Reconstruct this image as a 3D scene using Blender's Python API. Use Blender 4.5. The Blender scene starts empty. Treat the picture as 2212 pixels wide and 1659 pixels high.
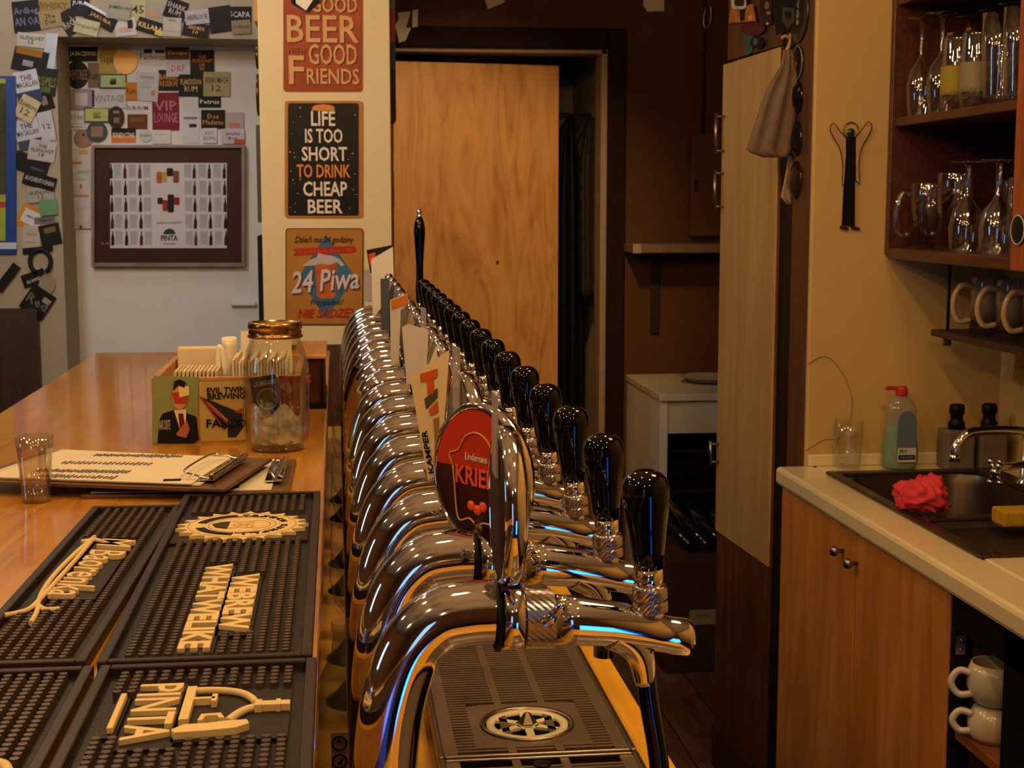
import bpy, math, random
from mathutils import Vector, Matrix, noise as mnoise
random.seed(7)
SC = bpy.context.scene
COL = SC.collection
# ------------------------------------------------------------------ camera
H = 1.46                      # eye height above the floor
FPX = 3150.0                  # focal length in pixels of the 2212 x 1659 frame
TH = math.atan((829.5 - 440) / FPX)
PH = math.atan((1106 - 725) * math.cos(TH) / FPX)
RV = Vector((math.cos(PH), -math.sin(PH), 0))
FV = Vector((math.sin(PH) * math.cos(TH), math.cos(PH) * math.cos(TH), -math.sin(TH)))
UV = RV.cross(FV)
CAM = Vector((0, 0, H))
cd = bpy.data.cameras.new('camera'); cam = bpy.data.objects.new('camera', cd); COL.objects.link(cam)
cam.matrix_world = Matrix(((RV.x, UV.x, -FV.x, 0), (RV.y, UV.y, -FV.y, 0), (RV.z, UV.z, -FV.z, H), (0, 0, 0, 1)))
cd.sensor_width = 36; cd.lens = 36 * FPX / 2212; cd.clip_start = .02
cd.dof.use_dof = True; cd.dof.focus_distance = 1.35; cd.dof.aperture_fstop = 30
SC.camera = cam
# ------------------------------------------------------------------ world, light, exposure
w = bpy.data.worlds.new('world'); SC.world = w; w.use_nodes = True
w.node_tree.nodes['Background'].inputs[0].default_value = (.10, .07, .045, 1)
w.node_tree.nodes['Background'].inputs[1].default_value = .3
vs = SC.view_settings
vs.view_transform = 'Standard'; vs.look = 'None'; vs.gamma = 1; vs.use_curve_mapping = False; vs.exposure = 0.0
SC.cycles.use_denoising = True
SC.cycles.sample_clamp_indirect = 4
SC.cycles.caustics_reflective = False; SC.cycles.caustics_refractive = False
SC.cycles.max_bounces = 9; SC.cycles.transparent_max_bounces = 24; SC.cycles.diffuse_bounces = 3
SC.cycles.blur_glossy = .3
WARM = (1.0, .58, .23)
def point(name, loc, watts, col=WARM, r=.035):
    l = bpy.data.lights.new(name, 'POINT'); l.energy = watts; l.color = col; l.shadow_soft_size = r
    o = bpy.data.objects.new(name, l); COL.objects.link(o); o.location = loc; return o
def area(name, loc, size, watts, col, target, sy=None):
    l = bpy.data.lights.new(name, 'AREA'); l.energy = watts; l.color = col; l.size = size
    if sy: l.shape = 'RECTANGLE'; l.size_y = sy
    o = bpy.data.objects.new(name, l); COL.objects.link(o); o.location = loc
    o.rotation_euler = (Vector(target) - Vector(loc)).to_track_quat('-Z', 'Y').to_euler(); return o
LAMPS = [(-.62, .35, 2.30, 12), (-.62, 1.15, 2.30, 10), (-.62, 1.95, 2.30, 9), (-.62, 2.75, 2.30, 7), (-.012, .95, 2.36, 6), (-.012, 2.3, 2.36, 7),  # the pair over the tap gap is unseen, added to light the gap
         (.42, .55, 2.40, 14), (.42, 1.9, 2.40, 11), (-1.4, .2, 2.3, 9), (-1.4, 1.6, 2.3, 9), (-.3, -.8, 2.32, 15), (.5, -.7, 2.4, 12)]  # left lamp behind the camera is unseen, added to light the cabinet cups
for lx, ly, lz, lw in LAMPS:
    point('bar_lamp_light', (lx, ly, lz - .10), lw)
area('sink_ceiling_light', (.82, 1.35, 2.52), .34, 9, (1.0, .66, .30), (.82, 1.35, 0), .34)
area('alcove_ceiling_light', (-.75, 4.05, 2.5), .9, 3, (.95, .97, 1.0), (-.6, 4.35, 1.2), .25)
area('side_room_light', (-1.0, 2.75, 2.36), .22, 14, (1.0, .97, .94), (-.42, 4.6, 1.45), .22)
sp = bpy.data.lights.new('passage_spot_light', 'SPOT'); sp.energy = 105; sp.color = WARM; sp.spot_size = math.radians(58); sp.spot_blend = .7; sp.shadow_soft_size = .05
spo = bpy.data.objects.new('passage_spot_light', sp); COL.objects.link(spo); spo.location = (.50, 3.55, 2.45)
spo.rotation_euler = (Vector((.40, 5.3, 1.1)) - Vector((.50, 3.55, 2.45))).to_track_quat('-Z', 'Y').to_euler()
# ------------------------------------------------------------------ pixel -> place (only a direction; the distance comes from what is touched)
def ray(x, y): return FV + RV * ((x - 1106) / FPX) - UV * ((y - 829.5) / FPX)
def on(ax, x, y, v):
    d = ray(x, y); t = (v - CAM[ax]) / d[ax]; return CAM + d * t
def onX(x, y, v): return on(0, x, y, v)
def onY(x, y, v): return on(1, x, y, v)
def onZ(x, y, v): return on(2, x, y, v)
def onP(x, y, p, n):
    d = ray(x, y); n = Vector(n); t = (Vector(p) - CAM).dot(n) / d.dot(n); return CAM + d * t
# ------------------------------------------------------------------ materials
def lin(h):
    h = h.lstrip('#'); o = []
    for i in (0, 2, 4):
        c = int(h[i:i + 2], 16) / 255
        o.append(c / 12.92 if c <= .04045 else ((c + .055) / 1.055) ** 2.4)
    return (o[0], o[1], o[2], 1)
MC = {}
def _new(name):
    m = bpy.data.materials.new(name); m.use_nodes = True
    return m, m.node_tree.nodes, m.node_tree.links, m.node_tree.nodes['Principled BSDF']
def M(h, rough=.55, metal=0.0, var=.08, scale=18, bump=0, bscale=60, spec=None, coat=0, name=None):
    if spec is None: spec = .5 if rough < .31 or metal else .16
    key = ('M', h, rough, metal, var, scale, bump, bscale, spec, coat)
    if key in MC: return MC[key]
    m, N, L, b = _new(name or 'surface_' + h.lstrip('#'))
    c = lin(h)
    b.inputs['Roughness'].default_value = rough; b.inputs['Metallic'].default_value = metal
    b.inputs['Specular IOR Level'].default_value = spec; b.inputs['Coat Weight'].default_value = coat
    tc = N.new('ShaderNodeTexCoord'); nz = N.new('ShaderNodeTexNoise'); nz.inputs['Scale'].default_value = scale
    nz.inputs['Detail'].default_value = 3
    L.new(tc.outputs['Object'], nz.inputs['Vector'])
    rp = N.new('ShaderNodeValToRGB')
    rp.color_ramp.elements[0].position = .3; rp.color_ramp.elements[1].position = .7
    rp.color_ramp.elements[0].color = tuple(max(0, x * (1 - var)) for x in c[:3]) + (1,)
    rp.color_ramp.elements[1].color = tuple(min(1, x * (1 + var)) for x in c[:3]) + (1,)
    L.new(nz.outputs['Fac'], rp.inputs['Fac']); L.new(rp.outputs['Color'], b.inputs['Base Color'])
    if bump:
        n2 = N.new('ShaderNodeTexNoise'); n2.inputs['Scale'].default_value = bscale
        L.new(tc.outputs['Object'], n2.inputs['Vector'])
        bp = N.new('ShaderNodeBump'); bp.inputs['Strength'].default_value = bump; bp.inputs['Distance'].default_value = .004
        L.new(n2.outputs['Fac'], bp.inputs['Height']); L.new(bp.outputs['Normal'], b.inputs['Normal'])
    MC[key] = m; return m
def WOOD(name, stops, sc=(1, 1, 1), scale=4, dist=1.5, rough=.45, coat=0, bump=.05):
    if name in MC: return MC[name]
    m, N, L, b = _new(name)
    b.inputs['Roughness'].default_value = rough; b.inputs['Coat Weight'].default_value = coat; b.inputs['Coat Roughness'].default_value = .08
    tc = N.new('ShaderNodeTexCoord'); mp = N.new('ShaderNodeMapping'); mp.inputs['Scale'].default_value = sc
    L.new(tc.outputs['Object'], mp.inputs['Vector'])
    nz = N.new('ShaderNodeTexNoise'); nz.inputs['Scale'].default_value = scale; nz.inputs['Detail'].default_value = 6
    nz.inputs['Distortion'].default_value = dist
    L.new(mp.outputs['Vector'], nz.inputs['Vector'])
    rp = N.new('ShaderNodeValToRGB'); cr = rp.color_ramp
    while len(cr.elements) < len(stops): cr.elements.new(.5)
    for i, (p, h) in enumerate(stops): cr.elements[i].position = p; cr.elements[i].color = lin(h)
    L.new(nz.outputs['Fac'], rp.inputs['Fac']); L.new(rp.outputs['Color'], b.inputs['Base Color'])
    bp = N.new('ShaderNodeBump'); bp.inputs['Strength'].default_value = bump; bp.inputs['Distance'].default_value = .002
    L.new(nz.outputs['Fac'], bp.inputs['Height']); L.new(bp.outputs['Normal'], b.inputs['Normal'])
    MC[name] = m; return m
def GLASS(name='thin_glass', tint=(1, 1, 1), ior=1.5, milky=0, milk=(.8, .8, .8)):
    if name in MC: return MC[name]
    m = bpy.data.materials.new(name); m.use_nodes = True; N = m.node_tree.nodes; L = m.node_tree.links; N.clear()
    out = N.new('ShaderNodeOutputMaterial'); tr = N.new('ShaderNodeBsdfTransparent'); tr.inputs[0].default_value = tint + (1,)
    gl = N.new('ShaderNodeBsdfGlossy'); gl.inputs['Roughness'].default_value = .03
    lw = N.new('ShaderNodeLayerWeight'); lw.inputs['Blend'].default_value = .5
    pw = N.new('ShaderNodeMath'); pw.operation = 'POWER'; pw.inputs[1].default_value = 3.2; L.new(lw.outputs['Facing'], pw.inputs[0])
    f0 = ((ior - 1) / (ior + 1)) ** 2 * 1.6
    fr = N.new('ShaderNodeMath'); fr.operation = 'MULTIPLY_ADD'; fr.inputs[1].default_value = .8 - f0; fr.inputs[2].default_value = f0; L.new(pw.outputs[0], fr.inputs[0])
    nz = N.new('ShaderNodeTexNoise'); nz.inputs['Scale'].default_value = 45
    bp = N.new('ShaderNodeBump'); bp.inputs['Strength'].default_value = .12; bp.inputs['Distance'].default_value = .004
    tc = N.new('ShaderNodeTexCoord'); L.new(tc.outputs['Object'], nz.inputs['Vector'])
    L.new(nz.outputs['Fac'], bp.inputs['Height']); L.new(bp.outputs['Normal'], gl.inputs['Normal'])
    mx = N.new('ShaderNodeMixShader'); L.new(fr.outputs[0], mx.inputs[0]); L.new(tr.outputs[0], mx.inputs[1]); L.new(gl.outputs[0], mx.inputs[2])
    src = mx
    if milky:
        df = N.new('ShaderNodeBsdfDiffuse'); df.inputs[0].default_value = milk + (1,)
        m2 = N.new('ShaderNodeMixShader'); m2.inputs[0].default_value = milky
        L.new(mx.outputs[0], m2.inputs[1]); L.new(df.outputs[0], m2.inputs[2]); src = m2
    L.new(src.outputs[0], out.inputs[0]); MC[name] = m; return m
def EMIT(name, col, s):
    if name in MC: return MC[name]
    m, N, L, b = _new(name)
    b.inputs['Base Color'].default_value = (.02, .02, .02, 1)
    b.inputs['Emission Color'].default_value = col + (1,); b.inputs['Emission Strength'].default_value = s
    MC[name] = m; return m
CHROME = M('#dcd8d4', .055, 1, .02, 8, name='polished_chrome')
KNURL = M('#b4aca6', .22, 1, .1, 80, name='knurled_steel')
STEEL = M('#8d8178', .33, 1, .08, 30, name='brushed_steel')
DSTEEL = M('#8a7868', .34, .6, .08, 30, name='dull_steel')
BLACKG = M('#040303', .05, 0, .1, spec=.32, name='black_gloss_plastic')
BLACK = M('#0b0a0a', .5, 0, .2, name='black_matt')
RUBBER = M('#1c1816', .42, 0, .25, 40, bump=.15, bscale=400, name='bar_mat_rubber')
CREAMR = M('#d8c08c', .5, 0, .05, name='cream_rubber')
WALLC = M('#bb9c60', .75, 0, .05, 3, bump=.05, bscale=25, name='cream_wall_paint')
WALLW = M('#c9c8c8', .8, 0, .03, 3, bump=.04, bscale=25, name='white_wall_paint')
WALLT = M('#9a907f', .8, 0, .04, 3, name='beige_wall_paint')
WALLB = M('#4a301e', .7, 0, .2, 2.5, bump=.05, bscale=20, name='brown_wall_paint')
DARKW = WOOD('dark_wood', [(.3, '#20120b'), (.7, '#3a2113')], (8, 8, 1), 5, 1)
BROWNW = WOOD('brown_wood', [(.3, '#3d2312'), (.7, '#5a3419')], (8, 8, 1), 5, 1)
REDW = WOOD('red_brown_wood', [(.3, '#35170a'), (.7, '#542611')], (9, 1, 9), 6, 1, .4, .2)
COUNTW = WOOD('counter_wood', [(.25, '#ab6c22'), (.5, '#c68a30'), (.75, '#d29a3a')], (9, 1.1, 9), 3, 1.8, .16, .5, .03)
YELLOWW = WOOD('yellow_worktop_wood', [(.3, '#d69a2c'), (.7, '#ecb63e')], (7, 1, 7), 4, 1, .35, .2)
PLYW = WOOD('plywood', [(.28, '#9a6a35'), (.5, '#bb8a50'), (.72, '#c8995c')], (5, 5, .8), 2.4, 2.6, .42, .15, .02)
DOORW = WOOD('orange_veneer', [(.25, '#a56426'), (.5, '#bd7c38'), (.75, '#c58846')], (6, 6, .8), 2.6, 1.6, .35, .2, .02)
PALEW = WOOD('pale_door_wood', [(.25, '#9c7a46'), (.5, '#ab8852'), (.75, '#b4935c')], (4, 4, .5), 3, 1.2, .45, .1, .02)
BOXW = WOOD('box_pine', [(.3, '#9c6a34'), (.7, '#bf8a4c')], (1, 6, 6), 8, 1, .55)
PAPER = M('#e6ddca', .7, 0, .04, name='white_paper')
BOARDB = M('#1b1310', .5, 0, .2, name='dark_board')
THIN = GLASS()
# ------------------------------------------------------------------ mesh helpers
ORG = {}
class MB:
    def __init__(s): s.V = []; s.F = []; s.S = []
    def add(s, vs, fs, sm=False):
        o = len(s.V); s.V += [Vector(v) for v in vs]
        for f in fs: s.F.append([i + o for i in f]); s.S.append(sm)
        return s
    def box(s, x0, x1, y0, y1, z0, z1):
        x0, x1 = sorted((x0, x1)); y0, y1 = sorted((y0, y1)); z0, z1 = sorted((z0, z1))
        v = [(x, y, z) for z in (z0, z1) for y in (y0, y1) for x in (x0, x1)]
        return s.add(v, [(0, 2, 3, 1), (4, 5, 7, 6), (0, 1, 5, 4), (2, 6, 7, 3), (0, 4, 6, 2), (1, 3, 7, 5)])
    def obox(s, c, u, v, n, a, b, d):
        c = Vector(c); u = Vector(u).normalized() * a; v = Vector(v).normalized() * b; n = Vector(n).normalized() * d
        p = [c + u * i + v * j + n * k for k in (-1, 1) for j in (-1, 1) for i in (-1, 1)]
        return s.add(p, [(0, 2, 3, 1), (4, 5, 7, 6), (0, 1, 5, 4), (2, 6, 7, 3), (0, 4, 6, 2), (1, 3, 7, 5)])
    def prism(s, poly, n, sm=False):
        k = len(poly); n = Vector(n); a = [Vector(p) for p in poly]; b = [p + n for p in a]
        return s.add(a + b, [tuple(range(k - 1, -1, -1)), tuple(range(k, 2 * k))] + [(i, (i + 1) % k, k + (i + 1) % k, k + i) for i in range(k)], sm)
    def rings(s, rs, cap=True, sm=True, closed=True):
        n = len(rs[0]); v = [p for r in rs for p in r]; f = []
        for i in range(len(rs) - 1):
            for j in range(n if closed else n - 1):
                f.append((i * n + j, i * n + (j + 1) % n, (i + 1) * n + (j + 1) % n, (i + 1) * n + j))
        s.add(v, f, sm)
        if cap and closed:
            o = len(s.V) - len(v)
            s.F.append([o + j for j in range(n - 1, -1, -1)]); s.S.append(False)
            s.F.append([o + len(v) - n + j for j in range(n)]); s.S.append(False)
        return s
    def lathe(s, prof, c=(0, 0, 0), n=28, ax='Z', cap=True, sm=True):
        c = Vector(c); rs = []
        for r, h in prof:
            ring = []
            for i in range(n):
                a = 2 * math.pi * i / n; p, q = r * math.cos(a), r * math.sin(a)
                ring.append(c + (Vector((p, q, h)) if ax == 'Z' else Vector((h, p, q)) if ax == 'X' else Vector((q, h, p))))
            rs.append(ring)
        return s.rings(rs, cap, sm)
    def tube(s, pts, r, n=12, cap=True):
        pts = [Vector(p) for p in pts]; R_ = r if isinstance(r, (list, tuple)) else [r] * len(pts); rs = []
        up = None
        for i, p in enumerate(pts):
            t = (pts[min(i + 1, len(pts) - 1)] - pts[max(i - 1, 0)]).normalized()
            if up is None:
                up = Vector((0, 1, 0)) if abs(t.y) < .9 else Vector((1, 0, 0))
            a = t.cross(up).normalized(); b = a.cross(t).normalized(); up = b
            rs.append([p + a * (R_[i] * math.cos(2 * math.pi * j / n)) + b * (R_[i] * math.sin(2 * math.pi * j / n)) for j in range(n)])
        return s.rings(rs, cap)
    def sphere(s, c, r, n=16, sc=(1, 1, 1)):
        c = Vector(c); rs = []
        for i in range(1, n // 2):
            a = math.pi * i / (n // 2)
            rs.append([c + Vector((r * sc[0] * math.sin(a) * math.cos(2 * math.pi * j / n), r * sc[1] * math.sin(a) * math.sin(2 * math.pi * j / n), -r * sc[2] * math.cos(a))) for j in range(n)])
        return s.rings(rs)
    def mesh(s, name, org):
        me = bpy.data.meshes.new(name)
        me.from_pydata([v - org for v in s.V], [], s.F)
        for p, sm in zip(me.polygons, s.S): p.use_smooth = sm
        me.update(); return me
    def build(s, name, mat, parent=None, bevel=0, org=None, fix=True):
        if parent is not None: o_ = ORG[parent]
        elif org is not None: o_ = Vector(org)
        else:
            xs = [v.x for v in s.V]; ys = [v.y for v in s.V]; zs = [v.z for v in s.V]
            o_ = Vector(((min(xs) + max(xs)) / 2, (min(ys) + max(ys)) / 2, min(zs)))
        me = s.mesh(name, o_)
        if fix:
            import bmesh
            bm = bmesh.new(); bm.from_mesh(me); bmesh.ops.recalc_face_normals(bm, faces=bm.faces[:]); bm.to_mesh(me); bm.free()
        me.materials.append(mat)
        ob = bpy.data.objects.new(name, me); COL.objects.link(ob); ORG[ob] = o_
        if parent is not None: ob.parent = parent
        else: ob.location = o_
        if bevel:
            md = ob.modifiers.new('bevel', 'BEVEL'); md.width = bevel; md.segments = 2; md.limit_method = 'ANGLE'
        return ob
def catmull(P, k=6):
    P = [Vector(p) for p in P]; out = []
    Q = [P[0] * 2 - P[1]] + P + [P[-1] * 2 - P[-2]]
    for i in range(1, len(Q) - 2):
        for j in range(k):
            t = j / k
            out.append(.5 * ((2 * Q[i]) + (Q[i + 1] - Q[i - 1]) * t + (2 * Q[i - 1] - 5 * Q[i] + 4 * Q[i + 1] - Q[i + 2]) * t * t + (3 * Q[i] - Q[i - 1] - 3 * Q[i + 1] + Q[i + 2]) * t ** 3))
    out.append(P[-1]); return out
def tag(o, label=None, cat=None, group=None, kind=None):
    if label: o['label'] = label
    if cat: o['category'] = cat
    if group: o['group'] = group
    if kind: o['kind'] = kind
    return o
def struct(o): o['kind'] = 'structure'; return o
def thing(name, label, cat, loc, group=None):
    o = bpy.data.objects.new(name, None); COL.objects.link(o); o.location = loc; o.empty_display_size = .02
    ORG[o] = Vector(loc); return tag(o, label, cat, group)
def text(s, c, u, v, w, h, mat, parent=None, th=.0006, bold=0.0, shear=0.0, name='lettering', res=2):
    """flat lettering fitted to w x h about the point c, along u, up v"""
    cu = bpy.data.curves.new('t', 'FONT'); cu.body = s; cu.resolution_u = res; cu.extrude = .01; cu.offset = bold; cu.shear = shear
    ob = bpy.data.objects.new('t', cu)
    me = bpy.data.meshes.new_from_object(ob)
    bpy.data.objects.remove(ob); bpy.data.curves.remove(cu)
    me.name = name
    xs = [q.co.x for q in me.vertices]; ys = [q.co.y for q in me.vertices]
    if not xs: return None
    x0, x1, y0, y1 = min(xs), max(xs), min(ys), max(ys)
    u = Vector(u).normalized(); v = Vector(v).normalized(); n = u.cross(v); c = Vector(c)
    org = ORG[parent] if parent is not None else c
    for q in me.vertices:
        a = ((q.co.x - x0) / (x1 - x0) - .5) * w; b = ((q.co.y - y0) / (y1 - y0 or 1) - .5) * h; d = (q.co.z / .02 + .5) * th
        q.co = c + u * a + v * b + n * d - org
    me.materials.clear(); me.materials.append(mat)
    o = bpy.data.objects.new(name, me); COL.objects.link(o); ORG[o] = org
    if parent is not None: o.parent = parent
    else: o.location = c
    return o
def textY(s, x0, y0, x1, y1, Y, mat, parent, lift=.001, rot=0, **k):
    a = onY(x0, y1, Y); b = onY(x1, y1, Y); d = onY(x0, y0, Y); c = onY((x0 + x1) / 2, (y0 + y1) / 2, Y) + Vector((0, -lift, 0))
    r = math.radians(rot); u = Vector((math.cos(r), 0, math.sin(r))); v = Vector((-math.sin(r), 0, math.cos(r)))
    return text(s, c, u, v, (b - a).length, (d - a).length, mat, parent, **k)
def polyY(pts, Y, mat, parent=None, name='print', lift=.0008, th=.0006, **k):
    q = [onY(x, y, Y) + Vector((0, -lift, 0)) for x, y in pts]
    return MB().prism(q, (0, -th, 0)).build(name, mat, parent, **k)
def ell(cx, cy, rx, ry, n=24, a0=0, a1=360):
    m = n if a1 - a0 == 360 else n + 1
    return [(cx + rx * math.cos(math.radians(a0 + (a1 - a0) * i / n)), cy + ry * math.sin(math.radians(a0 + (a1 - a0) * i / n))) for i in range(m)]
def rect(x0, y0, x1, y1): return [(x0, y0), (x1, y0), (x1, y1), (x0, y1)]
def rrect(x0, y0, x1, y1, r):
    o = []
    for cx, cy, a in ((x0 + r, y0 + r, 180), (x1 - r, y0 + r, 270), (x1 - r, y1 - r, 0), (x0 + r, y1 - r, 90)): o += ell(cx, cy, r, r, 4, a, a + 90)
    return o
# ================================================================== THE ROOM
XR, YS, YN0, YN1, YD = 1.43, 3.0, 4.53, 4.75, 5.3    # right wall, wall behind the sink, alcove front and back, wall with the door
ZC = 2.65
fl = struct(MB().box(-3, 2.2, -2.5, 6.4, -.1, -.006).build('floor', M('#241812', .5, 0, .2, 4)))
PLK = WOOD('floor_plank_wood', [(.3, '#4a3222'), (.7, '#765540')], (5, 1, 1), 6, 1, .4)
for i in range(6):
    for j in range(5):
        x0 = .34 + i * .145; y0 = 2.75 + j * .52 + (i % 2) * .22
        if y0 + .512 > YD: continue
        MB().box(x0, x0 + .141, y0, y0 + .514, -.006, 0).build('plank', PLK, fl, .002)
struct(MB().box(-3, 2.2, -2.5, 6.4, ZC, ZC + .1).build('ceiling', M('#8f857c', .8, 0, .05, 2)))
struct(MB().box(-3.1, -3, -2.5, 6.4, 0, ZC).build('wall_left', M('#6d5138', .8, 0, .1, 2)))
struct(MB().box(-3, 2.2, -2.6, -2.5, 0, ZC).build('wall_rear', M('#5c4330', .8, 0, .1, 2)))
struct(MB().box(XR, XR + .1, -2.5, 3.0, 0, ZC).build('wall_right', WALLC))
ws = struct(MB().box(.997, 2.2, YS, YS + .21, 0, ZC).build('wall_sink', WALLC, None, .004))
MB().box(.9905, .997, YS + .012, YS + .112, 0, ZC).build('jamb_board', BROWNW, ws)
MB().box(.9935, .997, YS + .112, YS + .21, 0, ZC).build('gap_shade_strip', BLACK, ws)  # black colour stands in for the shade of the gap beside the jamb
struct(MB().box(1.45, 1.5, YS + .2, YD, 0, ZC).build('wall_passage', WALLB))
struct(MB().box(-3, -.815, YN0, YN0 + .35, 0, ZC).box(-.815, -.19, YN0, YN0 + .35, 1.95, ZC).build('wall_alcove_front', WALLT))
struct(MB().box(-.9, .1, YN1, YN1 + .1, 0, 1.95).build('wall_alcove_back', WALLW))
struct(MB().box(-3, -.893, YN0 - .03, YN0, 0, 1.148).build('trim_1', DARKW))
wc = struct(MB().box(-.193, .147, 3.9, 4.9, 0, ZC).build('wall_column', M('#d8c596', .7, 0, .04, 3, bump=.04, bscale=25, name='column_paint'), None, .003))
MB().box(-.196, .15, 3.885, 3.9, 0, 1.088).build('cladding_panel', BROWNW, wc)
# wall with the doorway, its dark casing, and the closet behind
wd = struct(MB().box(.147, .205, YD, YD + .12, 0, ZC).box(.205, .985, YD, YD + .12, 2.012, ZC).box(.985, 1.5, YD, YD + .12, 0, ZC).box(.1, .15, 4.9, 5.42, 0, ZC).build('wall_door', WALLB))
CAS = M('#1d1008', .8, 0, .2, spec=.15, name='dark_casing')
tr = MB().box(.985, 1.05, YD - .022, YD, 0, 2.085).build('trim_2', CAS, None, .004); struct(tr)
struct(MB().box(.15, .985, YD - .022, YD, 2.012, 2.085).build('trim_3', CAS, None, .004))
struct(MB().box(.962, .985, YD, YD + .12, 0, 2.012).build('trim_4', M('#8a7a66', .6), None, .002))
struct(MB().box(.205, .985, YD, YD + .12, 1.998, 2.012).build('trim_5', M('#8a7a66', .6)))
struct(MB().box(.1, 1.5, 6.3, 6.4, 0, ZC).build('wall_closet_rear', M('#a89878', .8)))
struct(MB().box(1.02, 1.06, YD + .12, 6.3, 0, ZC).build('wall_closet_side', M('#b3a384', .8)))
# plywood door, ajar into the closet
d1 = thing('door_1', 'pale plywood door standing ajar behind the row of taps', 'door', (.209, YD + .06, 0)); struct(d1); del d1['category']
u = Vector((.615, .10, 0)).normalized(); nn = Vector((u.y, -u.x, 0))
P0 = Vector((.209, YD + .04, 0))
MB().prism([P0 + Vector((0, 0, .03)), P0 + u * .628 + Vector((0, 0, .03)), P0 + u * .628 + Vector((0, 0, 1.968)), P0 + Vector((0, 0, 1.968))], -nn * .035).build('leaf', PLYW, d1, .003)
for z0, z1 in ((1.64, 1.76), (1.45, 1.57)):
    hg = MB().lathe([(.008, z0), (.008, z1)], (.202, YD + .012, 0), 12).lathe([(.005, z1), (.009, z1 + .004), (.005, z1 + .012)], (.202, YD + .012, 0), 12).build('hinge', STEEL, d1)
KN = M('#4a2a10', .6)
MB().sphere(P0 + u * .39 + Vector((0, -.0005, 1.243)) + nn * .0, .006, 10, (1, .3, 1.4)).build('knot', KN, d1)
# windows behind and beside the camera (dusk light in the chrome)
def window(name, o, a, b, wv, hv, col, s):
    o = Vector(o); a = Vector(a); b = Vector(b); n = a.cross(b)
    r = struct(MB().obox(o - n * .01, a, b, n, wv / 2, hv / 2, .005).build(name, EMIT(name + '_daylight', col, s)))
    for sx in (-1, 1): MB().obox(o + a * sx * (wv / 2 + .03), a, b, n, .03, hv / 2 + .06, .025).build('window_frame', M('#3a2a1e', .5), r)
    for sy in (-1, 1): MB().obox(o + b * sy * (hv / 2 + .03), a, b, n, wv / 2, .03, .025).build('window_frame', M('#3a2a1e', .5), r)
    return r
window('window_1', (-.9, -2.47, 1.45), (-1, 0, 0), (0, 0, 1), .5, 1.2, (.25, .5, 1.0), 2)
window('window_2', (-2.97, 1.3, 1.7), (0, 1, 0), (0, 0, 1), .34, .8, (.25, .62, 1.0), 6)
t = thing('assumed_cooler', 'assumed blue-lit cooler behind the camera, added for blue reflections', 'cooler', (.62, -.9, 0))  # unseen cooler, a guess added to give the knobs their blue reflections
MB().box(.36, .88, -1.3, -.86, 0, 1.02).build('cooler_body', BLACK, t, .01)
MB().box(.46, .74, -.86, -.852, .3, .95).build('blue_glow_panel', EMIT('added_blue_glow', (.02, .22, 1.0), 7), t)
MB().tube([(.40, -.85, .4), (.40, -.85, .8)], .008, 8).build('handle', STEEL, t)
# ------------------------------------------------------------------ lamps over the bar
for i, (lx, ly, lz, lw) in enumerate(LAMPS):
    t = thing('ceiling_spot', 'small black ceiling spot lamp above the bar', 'lamp', (lx, ly, lz), 'spot lamps above the bar')
    MB().lathe([(.004, .02), (.004, ZC - lz)], (lx, ly, lz), 8).build('stem', BLACK, t)
    MB().lathe([(.045, -.05), (.05, -.048), (.028, .05), (.0, .052)], (lx, ly, lz), 20, cap=False).build('shade', BLACK, t)
t = thing('side_room_lamp', 'square white lamp over the far end of the counter', 'lamp', (-1.0, 2.75, 2.37))
MB().obox((-1.02, 2.69, 2.40), (1, 0, 0), (0, 1, -.5), (0, .5, 1), .13, .13, .02).build('housing', M('#cfc8bc', .5), t)
MB().tube([(-1.02, 2.69, 2.42), (-1.02, 2.69, ZC)], .006, 8).build('stem', BLACK, t)
t = thing('ceiling_panel_lamp', 'square ceiling panel lamp above the sink passage', 'lamp', (.82, 1.35, ZC - .1))
MB().box(.63, 1.01, 1.16, 1.54, ZC - .1, ZC).build('housing', M('#cfc8bc', .5), t)
# ================================================================== BAR
bc = thing('bar_counter', 'long glossy wooden bar counter carrying the rubber mats', 'counter', (-.28, 1.4, 0))
MB().box(-.5365, -.0175, -.6, 3.325, 1.09, 1.13).build('countertop', COUNTW, bc, .004)
MB().box(-.5, -.07, -.55, 3.28, 0, 1.09).build('body', DARKW, bc)
lc = thing('tap_worktop', 'lower yellow wooden worktop under the beer taps and drip trays', 'worktop', (.13, 2, 0))
MB().box(-.069, .325, .35, 3.62, .872, .91).build('worktop_board', YELLOWW, lc, .003)
MB().box(-.06, .29, .4, 3.6, 0, .872).build('body', DARKW, lc)
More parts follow.
